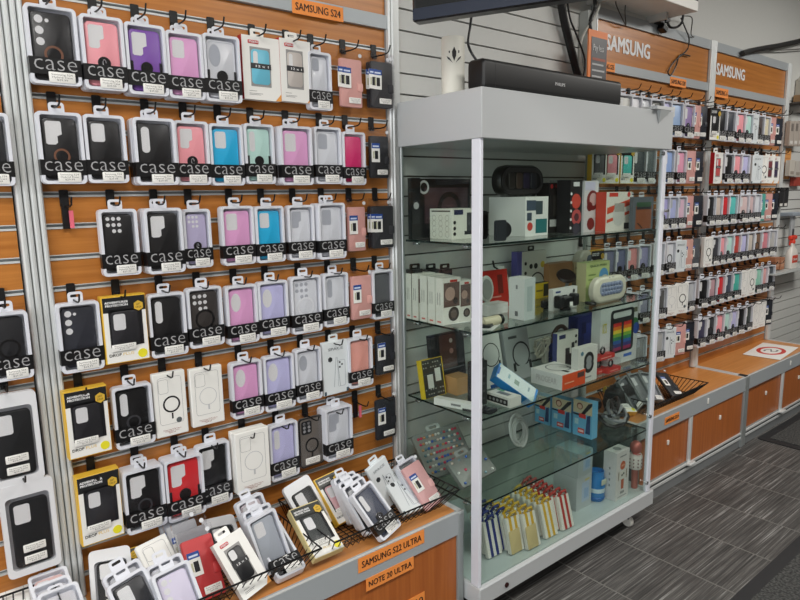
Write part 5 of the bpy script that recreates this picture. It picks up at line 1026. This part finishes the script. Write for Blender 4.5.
for a in range(10):
    for z_ in (.106, .122, .138): q.lathe([(0, .0290), (.0032, .0290), (.0032, .0298), (0, .0298)], mat((130, 90, 90), .4), 8, (0, 0, z_), 'x') if False else q.box(.0285*math.cos(a*.628)-.0022, .0285*math.cos(a*.628)+.0022, .0285*math.sin(a*.628)-.0022, .0285*math.sin(a*.628)+.0022, z_-.003, z_+.003, mat((120, 84, 84), .4))
q.build('speaker_holes', o); MB().lathe([(.014, .160), (.018, .165), (.024, .178), (.0255, .190), (.022, .204), (.012, .213), (0, .215)], mat((190, 108, 98), .45, .4, bump=.5), 22).build('mesh_head', o); MB().tube([(.02, 0, .160), (.03, -.012, .166), (.02, -.022, .163), (0, -.024, .164)], .0018, mat((196, 70, 66), .5), 5).build('wrist_cord', o)
# ------------------------------------------------------------------ things on and above the cabinet
o = thing('soundbar', 'long black soundbar lying on the white cabinet top', 'speaker', (.345, 0, 1.7455)); y0_, y1_ = 1.118, 1.845
MB().loft([[(a, y, b) for a, b in [(p[0], p[1]) for p in rrect(.07-2*i, .086-2*i, .014, 5, 0, .047)]] for y, i in ((y0_, .006), (y0_+.006, 0), (y1_-.006, 0), (y1_, .006))], mat((11, 12, 13), .45)).build('bar_body', o)
MB().loft([[(a, y, b) for a, b in rrect(.0706, .0866, .014, 5, 0, .047)] for y in (y0_+.05, y0_+.052)], mat((44, 44, 46), .3)).build('end_seam', o); text('PHILIPS', .052, .010, mat((200, 200, 200), .4), o, .0358, at(560, 85, 0, .38).y, .046, .01, 'brand_mark')
for yy in (y0_+.1, y1_-.1): MB().box(-.03, .03, yy-.02, yy+.02, 0, .005, BLACK).build('rubber_foot', o)
X_ = .235; p_ = at(454, 88, 0, X_); o = thing('cylinder_vase', 'white cylinder vase with dark leaf motif on cabinet top', 'vase', (X_, at(453, 70, 0, X_).y, 1.7455)); r_ = (at(463, 70, 0, X_).y-at(442, 70, 0, X_).y)/2*.80; h_ = at(453, 38, 0, X_).z-1.7455
MB().lathe([(0, 0), (r_*.97, 0), (r_, .004), (r_, h_-.004), (r_*.96, h_), (r_*.86, h_), (r_*.84, h_-.02), (0, h_-.02)], mat((226, 224, 212), .5), 32).build('vase_body', o)
def wrap(pts, rgb, e=.0006):
    q = MB(); ph = math.radians(-38)
    n = len(pts); q.add([((r_+s)*math.cos(ph+a/r_), (r_+s)*math.sin(ph+a/r_), b) for s in (e*.3, e) for a, b in pts], [tuple(range(n, 2*n))]+[(j, (j+1) % n, n+(j+1) % n, n+j) for j in range(n)], mat(rgb, .5)); return q
zc_ = h_*.68
for nm, pts in (('centre_leaf', [(0, zc_-.020), (.006, zc_-.004), (.0065, zc_+.008), (0, zc_+.022), (-.0065, zc_+.008), (-.006, zc_-.004)]), ('side_leaf', [(.004, zc_-.026), (.014, zc_-.010), (.024, zc_-.004), (.020, zc_-.012), (.010, zc_-.020)]), ('side_leaf', [(-.004, zc_-.026), (-.014, zc_-.010), (-.024, zc_-.004), (-.020, zc_-.012), (-.010, zc_-.020)]), ('dot', [(.013, zc_+.004), (.016, zc_+.004), (.017, zc_+.011), (.013, zc_+.012)]), ('dot', [(-.013, zc_+.004), (-.016, zc_+.004), (-.017, zc_+.010), (-.013, zc_+.011)])): wrap(pts, (44, 42, 42)).build(nm, o)
o = thing('white_bracket', 'white triangular corner bracket on right end of cabinet top', 'bracket', (.36, 2.03, 1.7455))
pc = [at(621, 104.5, 0, .415), at(641, 106, 0, .44), at(647, 110.5, 0, .40)]
MB().box(-.12, .075, -.03, .085, .0, .012, mat((200, 202, 202), .35)).build('top_plate', o); MB().loft([[(.0555, .0, .0), (.0555, .075, .0), (.0555, .018, -.05)], [(.074, .0, .0), (.074, .075, .0), (.0565, .018, -.05)]], mat((176, 180, 180), .35)).build('gusset', o)
# television hanging above
p0 = at(412, 22, 0, .30); dT = (at(560, 0, 2, p0.z)-p0); dT.z = 0; dT.normalize(); nT = Vector((0, 0, 1)).cross(dT); nT = nT if nT.dot(CAM-p0) > 0 else -nT
o = thing('television', 'black flat television with blue lower bezel above the cabinet', 'television', p0, Matrix((nT, dT, Vector((0, 0, 1)))).transposed().to_euler())
MB().bbox(-.045, .0, 0, .98, 0, .58, mat((14, 14, 16), .3), .006).build('casing', o); MB().box(.0, .0015, .012, .968, .035, .568, mat((10, 11, 13), .12)).build('screen', o); MB().box(.0, .003, .004, .976, .003, .033, mat((18, 28, 48), .25)).build('lower_bezel', o); MB().bbox(-.075, -.045, .38, .60, .18, .42, mat((24, 24, 26), .4), .004).build('mount_plate', o)
MB().tube([(-.06, .49, .3), (-.10, .49, .32), (-.12, .49, .9)], .02, mat((30, 30, 32), .4), 8).build('ceiling_arm', o)
def cable(name, label, pix, r, rgb=(20, 20, 22), smooth=True):
    P = [at(u, v, 0, X) for u, v, X in pix]; Q = []
    for i in range(len(P)-1):
        a, b, c, d = P[max(i-1, 0)], P[i], P[i+1], P[min(i+2, len(P)-1)]
        for s in range(5):
            t = s/5; Q.append(.5*((2*b)+(-a+c)*t+(2*a-5*b+4*c-d)*t*t+(-a+3*b-3*c+d)*t**3))
    Q.append(P[-1]); return tag(MB().tube(Q, r, mat(rgb, .45), 6).build(name), label, 'cable')
cable('hanging_cable', 'thin black cable hanging from the television to the soundbar', [(472, 12, .26), (470, 28, .26), (468, 42, .26), (471, 52, .26), (477, 61, .27)], .004)
cable('cable_bundle', 'thick black cable bundle dropping behind the soundbar', [(559, -8, .03), (564, 20, .028), (570, 45, .026), (576, 68, .026), (581, 86, .03)], .017, (24, 24, 25))
cable('hanging_cable', 'thin black cable looping beside the thick bundle', [(566, -8, .07), (570, 18, .07), (577, 36, .07), (585, 60, .07), (583, 78, .07)], .004)
cable('hanging_cable', 'pale grey cable hanging by the poster on white wall', [(600, 0, .06), (597, 12, .06), (582, 38, .05), (580, 62, .05), (586, 80, .05)], .006, (176, 176, 168))
cable('hanging_cable', 'dark cable dropping from the shelf to the poster top', [(594, -6, .06), (595, 8, .06), (590, 24, .06), (593, 40, .06)], .008, (30, 30, 30))
tag(MB().bbox(.001, .05, at(584, 40, 0, .03).y, at(592, 40, 0, .03).y, 1.80, 2.20, mat((186, 190, 186), .5), .004).build('cable_trunking'), 'grey upright cable box beside the poster on white wall', 'trunking')
o = thing('poster_sign', 'dark poster sign with orange border standing by the soundbar', 'sign', (.16, at(588.5, 50, 0, .16).y, 1.7455+.0006)); yw = at(607.3, 50, 0, .16).y-at(588.5, 50, 0, .16).y; hS = at(598, 31, 0, .16).z-1.7455
MB().box(-.006, .0, 0, yw, 0, hS, mat((222, 120, 50), .45)).build('orange_frame', o); MB().box(.0, .0012, yw*.14, yw*.97, 0.004, hS*.92, mat((70, 70, 72), .4)).build('dark_panel', o)
text('Pay less', yw*.54, hS*.10, mat((206, 206, 206), .5), o, .0018, yw*.50, hS*.79, .005); MB().box(.0012, .0018, yw*.2, yw*.9, hS*.655, hS*.685, mat((150, 80, 60), .5)).build('red_line', o)
q = MB()
for k in range(5): q.box(.0012, .0018, yw*.2, yw*(.8, .86, .74, .6, .5)[k], hS*(.60-.07*k), hS*(.62-.07*k), mat((176, 176, 176), .5))
q.build('small_print', o); MB().box(-.03, -.006, yw*.2, yw*.8, 0, .08, mat((200, 110, 50), .5)).build('stand_foot', o)
# white shelf over the headers with its cables
sy1 = at(698, 11.5, 0, .19).y; zsh = at(698, 11.5, 0, .19).z
o = thing('wall_shelf', 'white wall shelf above the wooden brand headers', 'shelf', (0, 2.2, zsh)); MB().bbox(-.029, .19, -.30, sy1-2.2, 0, .045, mat((236, 234, 228), .4), .002).build('shelf_board', o)
for yy in (-.05, sy1-2.2-.12): MB().box(.001, .10, yy, yy+.02, -.03, 0, mat((190, 190, 186), .4)).build('shelf_bracket', o)
o = thing('black_box_device', 'black device lying on top of the wall shelf end', 'device', (.11, sy1-.03, zsh+.046)); MB().bbox(-.05, .06, -.10, .07, 0, .035, mat((30, 28, 27), .35), .004).build('casing', o); MB().box(.06, .0612, -.06, .03, .012, .022, mat((70, 70, 72), .3)).build('display_strip', o)
o = thing('power_adapter', 'black power adapter cluster hanging under the wall shelf', 'adapter', (.035, at(663, 22, 0, .035).y, at(663, 22, 0, .035).z)); 
for k, (a, b, c_) in enumerate(((-.03, .0, 0), (.02, .012, .3), (.0, -.03, -.4))): q = MB().bbox(-.018, .016, -.022, .022, -.013, .015, mat((18, 18, 20), .4), .003).build('adapter_block', o); q.location = (0, a, b); q.rotation_euler = (c_, 0, 0)
cable('hanging_cable', 'black looped cable between adapter and wall shelf end', [(667, 20, .04), (670, 27, .05), (677, 27, .05), (682, 22, .06), (683, 15, .06)], .006)
cable('hanging_cable', 'black cord falling over the first brand header', [(681, 18, .05), (686, 30, .04), (689, 38, .03), (688, 48, .02), (683, 54, .015), (678, 58, .015), (673, 63, .015), (668, 72, .015), (671, 75, .015), (676, 66, .015), (680, 55, .015), (690, 56, .015)], .0035, (46, 42, 38))
cable('hanging_cable', 'thin grey cord at right of the hanging black cord', [(684, 16, .05), (692, 18, .05), (691, 34, .03), (694, 37, .02)], .0028, (90, 88, 84))
cable('hanging_cable', 'thin wire crossing left part of first brand header', [(618, -4, .05), (616, 4, .05), (624, 22, .04), (626, 26, .02)], .0025, (60, 58, 54)); cable('hanging_cable', 'second thin wire crossing left part of first header', [(627, -4, .05), (625, 10, .04), (626, 25, .02)], .0025, (60, 58, 54))
cable('ceiling_conduit', 'black cable conduit rising along wall above farthest header', [(742, 53.5, .03), (752, 50.5, .03), (765, 48, .04), (782, 45, .04), (812, 38, .05)], .016, (28, 28, 28))
cable('hanging_cable', 'thin grey cable running under the black conduit', [(770, 50, .03), (785, 50, .03), (812, 48, .03)], .004, (96, 92, 88))
# ------------------------------------------------------------------ things on the white boards at far right and on the far counter
def wallbox(name, label, cat, u0, u1, v0, v1, d, rgb, X=.05, items=(), z_base=None):
    ya, yb = at(u0, (v0+v1)/2, 0, X).y, at(u1, (v0+v1)/2, 0, X).y; zt, zb_ = at((u0+u1)/2, v0, 0, X).z, at((u0+u1)/2, v1, 0, X).z
    o = thing(name, label, cat, (X-d/2, (ya+yb)/2, zb_)); MB().bbox(-d/2, d/2, -(yb-ya)/2, (yb-ya)/2, 0, zt-zb_, mat(rgb, .45), .002).build('body', o)
    if items: art(o, items, yb-ya, zt-zb_, d, 'f')
    return o, yb-ya, zt-zb_
o, w_, h_ = wallbox('hanging_case_pair', 'black pair of cases hanging on white wall boards', 'phone case', 779.5, 788.5, 187.5, 207, .03, (34, 34, 36), .07, [('r', 0, .5, .04, .9, (90, 90, 90)), ('r', -.25, .12, .3, .14, (224, 222, 216)), ('r', .25, .12, .3, .14, (224, 222, 216))])
wallbox('price_sheet', 'orange paper price sheet on far white wall boards', 'paper', 782, 790.5, 148, 179, .004, (214, 150, 80), .012, [('r', 0, .15+.13*k, .7, .02, (170, 110, 60)) for k in range(6)])
for k, (u0, u1, v0, v1, c_) in enumerate(((790, 795, 160, 176, (196, 190, 180)), (795.5, 801, 161, 177, (186, 180, 172)))): wallbox('hanging_packet', 'beige packet hanging at far right edge, %s of two' % ('left', 'right')[k], 'packet', u0, u1, v0, v1, .03, c_, .06, [('r', 0, .2, .7, .2, (150, 140, 130))])
for k, (u0, u1) in enumerate(((790, 794), (794.5, 798.5), (799, 804))): wallbox('hanging_packet', 'brown edged packet under the shelf box, %s of three' % ('left', 'middle', 'right')[k], 'packet', u0, u1, 121, 146, .03, (176, 166, 156), .06, [('r', 0, .75, .6, .3, (120, 112, 106)), ('r', 0, .15, .7, .12, (214, 210, 204))])
wallbox('red_packet', 'dark red packet hanging at the right edge of photo', 'packet', 795, 803, 166, 186, .03, (160, 62, 48), .032)
o = thing('wire_shelf_clip', 'blue grey clip shelf on white wall boards', 'clip', (.04, at(791, 214, 0, .04).y, at(791, 214, 0, .04).z)); MB().bbox(-.038, .05, -.09, .12, -.012, .012, mat((150, 160, 170), .4), .004).build('shelf_bar', o); MB().bbox(.0, .02, -.02, .03, -.22, -.012, mat((170, 174, 176), .4), .004).build('hanging_clip', o); MB().bbox(.004, .024, -.01, .02, -.16, -.10, mat((60, 60, 64), .4), .004).build('dark_lever', o)
# small ledge carrying bottle and brown packets
zl = at(788, 270, 0, .10).z; o = thing('wall_ledge', 'clear acrylic ledge carrying the spray bottle', 'shelf', (.07, at(788, 270, 0, .1).y, zl-.008)); MB().box(-.0695, .07, -.30, .40, 0, .006, mat((196, 200, 198), .25)).build('ledge_plate', o); MB().box(.064, .07, -.30, .40, .006, .02, mat((196, 200, 198), .25)).build('front_lip', o)
yb_ = at(791.5, 258, 0, .07).y; o = thing('spray_bottle', 'white spray bottle with red trigger on wall ledge', 'bottle', (.07, yb_, zl)); o.scale = (.86, .86, .86); MB().loft([[(a, b, z_) for a, b in rrect(.05*s_, .085*s_*1.7, .02*s_, 5)] for z_, s_ in ((0, .95), (.006, 1), (.11, 1), (.145, .8), (.17, .36), (.20, .32))], mat((226, 220, 212), .4)).build('bottle_body', o)
RDm = mat((222, 62, 40), .4); MB().lathe([(0, .198), (.017, .198), (.019, .215), (.012, .23), (0, .23)], RDm, 16).build('screw_collar', o); MB().bbox(-.014, .014, -.075, .055, .228, .262, RDm, .008).build('sprayer_head', o); MB().tube([(0, -.03, .235), (0, -.055, .215), (0, -.06, .185)], .007, RDm, 6).build('trigger', o)
MB().slab(.11, .06, .004, .0252, .027, mat((206, 70, 50), .5), 0, .075).build('label_panel', o); text('Cleaner', .085, .02, mat((240, 236, 230), .5), o, .0275, 0, .075, .01)
for k, u in enumerate((777.5, 782.5)): wallbox('brown_packet', 'brown packet standing on wall ledge, %s of two' % ('left', 'right')[k], 'packet', u-2, u+2.2, 257.5, 269.5, .04, (168, 112, 80), .07, [('r', 0, .5, .6, .5, (190, 140, 110))])
# storage boxes on a shelf at upper right
zs_ = at(792, 98, 0, .10).z; y_ = at(786, 98, 0, .0).y+.03; o = thing('wall_shelf', 'dark edged shelf board at the upper right edge', 'shelf', (.05, y_, zs_-.016)); MB().bbox(-.0495, .06, .0, .9, 0, .015, mat((70, 64, 60), .5), .003).build('shelf_board', o); MB().box(-.048, .04, .04, .06, -.05, 0, mat((120, 116, 110), .5)).build('shelf_bracket', o)
o = thing('storage_carton', 'beige house shaped carton on the upper right shelf', 'box', (.05, y_+.13, zs_)); MB().loft([[(x, a, b) for a, b in ((-.03, 0), (.40, 0), (.40, .20), (.16, .235), (-.03, .15))] for x in (-.045, .05)], mat((176, 170, 158), .5)).build('carton', o); MB().box(.05, .051, .02, .12, .03, .06, mat((90, 86, 80), .5)).build('printed_label', o); MB().bbox(-.04, .04, -.07, -.032, .0, .05, mat((150, 116, 80), .5), .003).build('side_flap', o)
# sheet and key cover on the far counter
q = [at(u, v, 2, .4125) for u, v in ((743.5, 345.5), (757, 341), (800, 347), (783, 353.5))]; cxy = sum(q, Vector())/4
o = thing('paper_notice', 'white notice sheet with red ring lying on farthest counter', 'paper', (.165, 4.02, .4126), (0, 0, .10)); MB().box(-.105, .105, -.21, .21, 0, .0008, PAPER).build('sheet', o); rg = MB().ring(circ(.12, 30, 0, 0, .08), circ(.092, 30, 0, 0, .056), .0009, .0014, mat((206, 66, 58), .5)).xf(Matrix(((0, 0, 1, 0), (0, 1, 0, 0), (1, 0, 0, 0), (0, 0, 0, 1)))).build('red_ring', o)
MB().tube([(-.03, -.03, .0016), (-.034, .0, .0016), (-.01, .03, .0016), (.008, -.02, .0016), (.03, .0, .0016), (.028, .03, .0016)], .006, mat((120, 122, 124), .5), 6).xf(Matrix.Diagonal((1, 1.2, .2, 1))).xf(Matrix.Translation((0, 0, .0012))).build('grey_mark', o)
o = thing('black_band', 'small black rubber band where the two far counters meet', 'band', (.285, 3.322, .4128)); MB().box(-.022, .018, -.016, .016, 0, .003, BLACK).build('strip', o)
# ------------------------------------------------------------------ light
w = bpy.data.worlds.new('shop_ambient'); SC.world = w; w.use_nodes = True
w.node_tree.nodes['Background'].inputs['Color'].default_value = (.95, .98, 1, 1); w.node_tree.nodes['Background'].inputs['Strength'].default_value = 1.1
def lamp(name, loc, sx, sy, power, col=(1, .97, .92), rot=(0, 0, 0)):
    l = bpy.data.lights.new(name, 'AREA'); l.shape = 'RECTANGLE'; l.size = sx; l.size_y = sy; l.energy = power; l.color = col
    o = bpy.data.objects.new(name, l); COL.objects.link(o); o.location = loc; o.rotation_euler = rot; return o
lamp('ceiling_lamp', (1.7, -.4, 2.82), .6, 1.2, 40)
lamp('ceiling_lamp', (1.9, 1.9, 2.82), .6, 1.2, 40)
lamp('ceiling_lamp', (1.6, 4.2, 2.82), .6, 1.2, 40)
lamp('shop_window_daylight', (2.0, -2.5, 1.5), 2.6, 2.0, 40, (.96, .98, 1), (math.radians(90), 0, 0))
SC.view_settings.exposure = 0.0
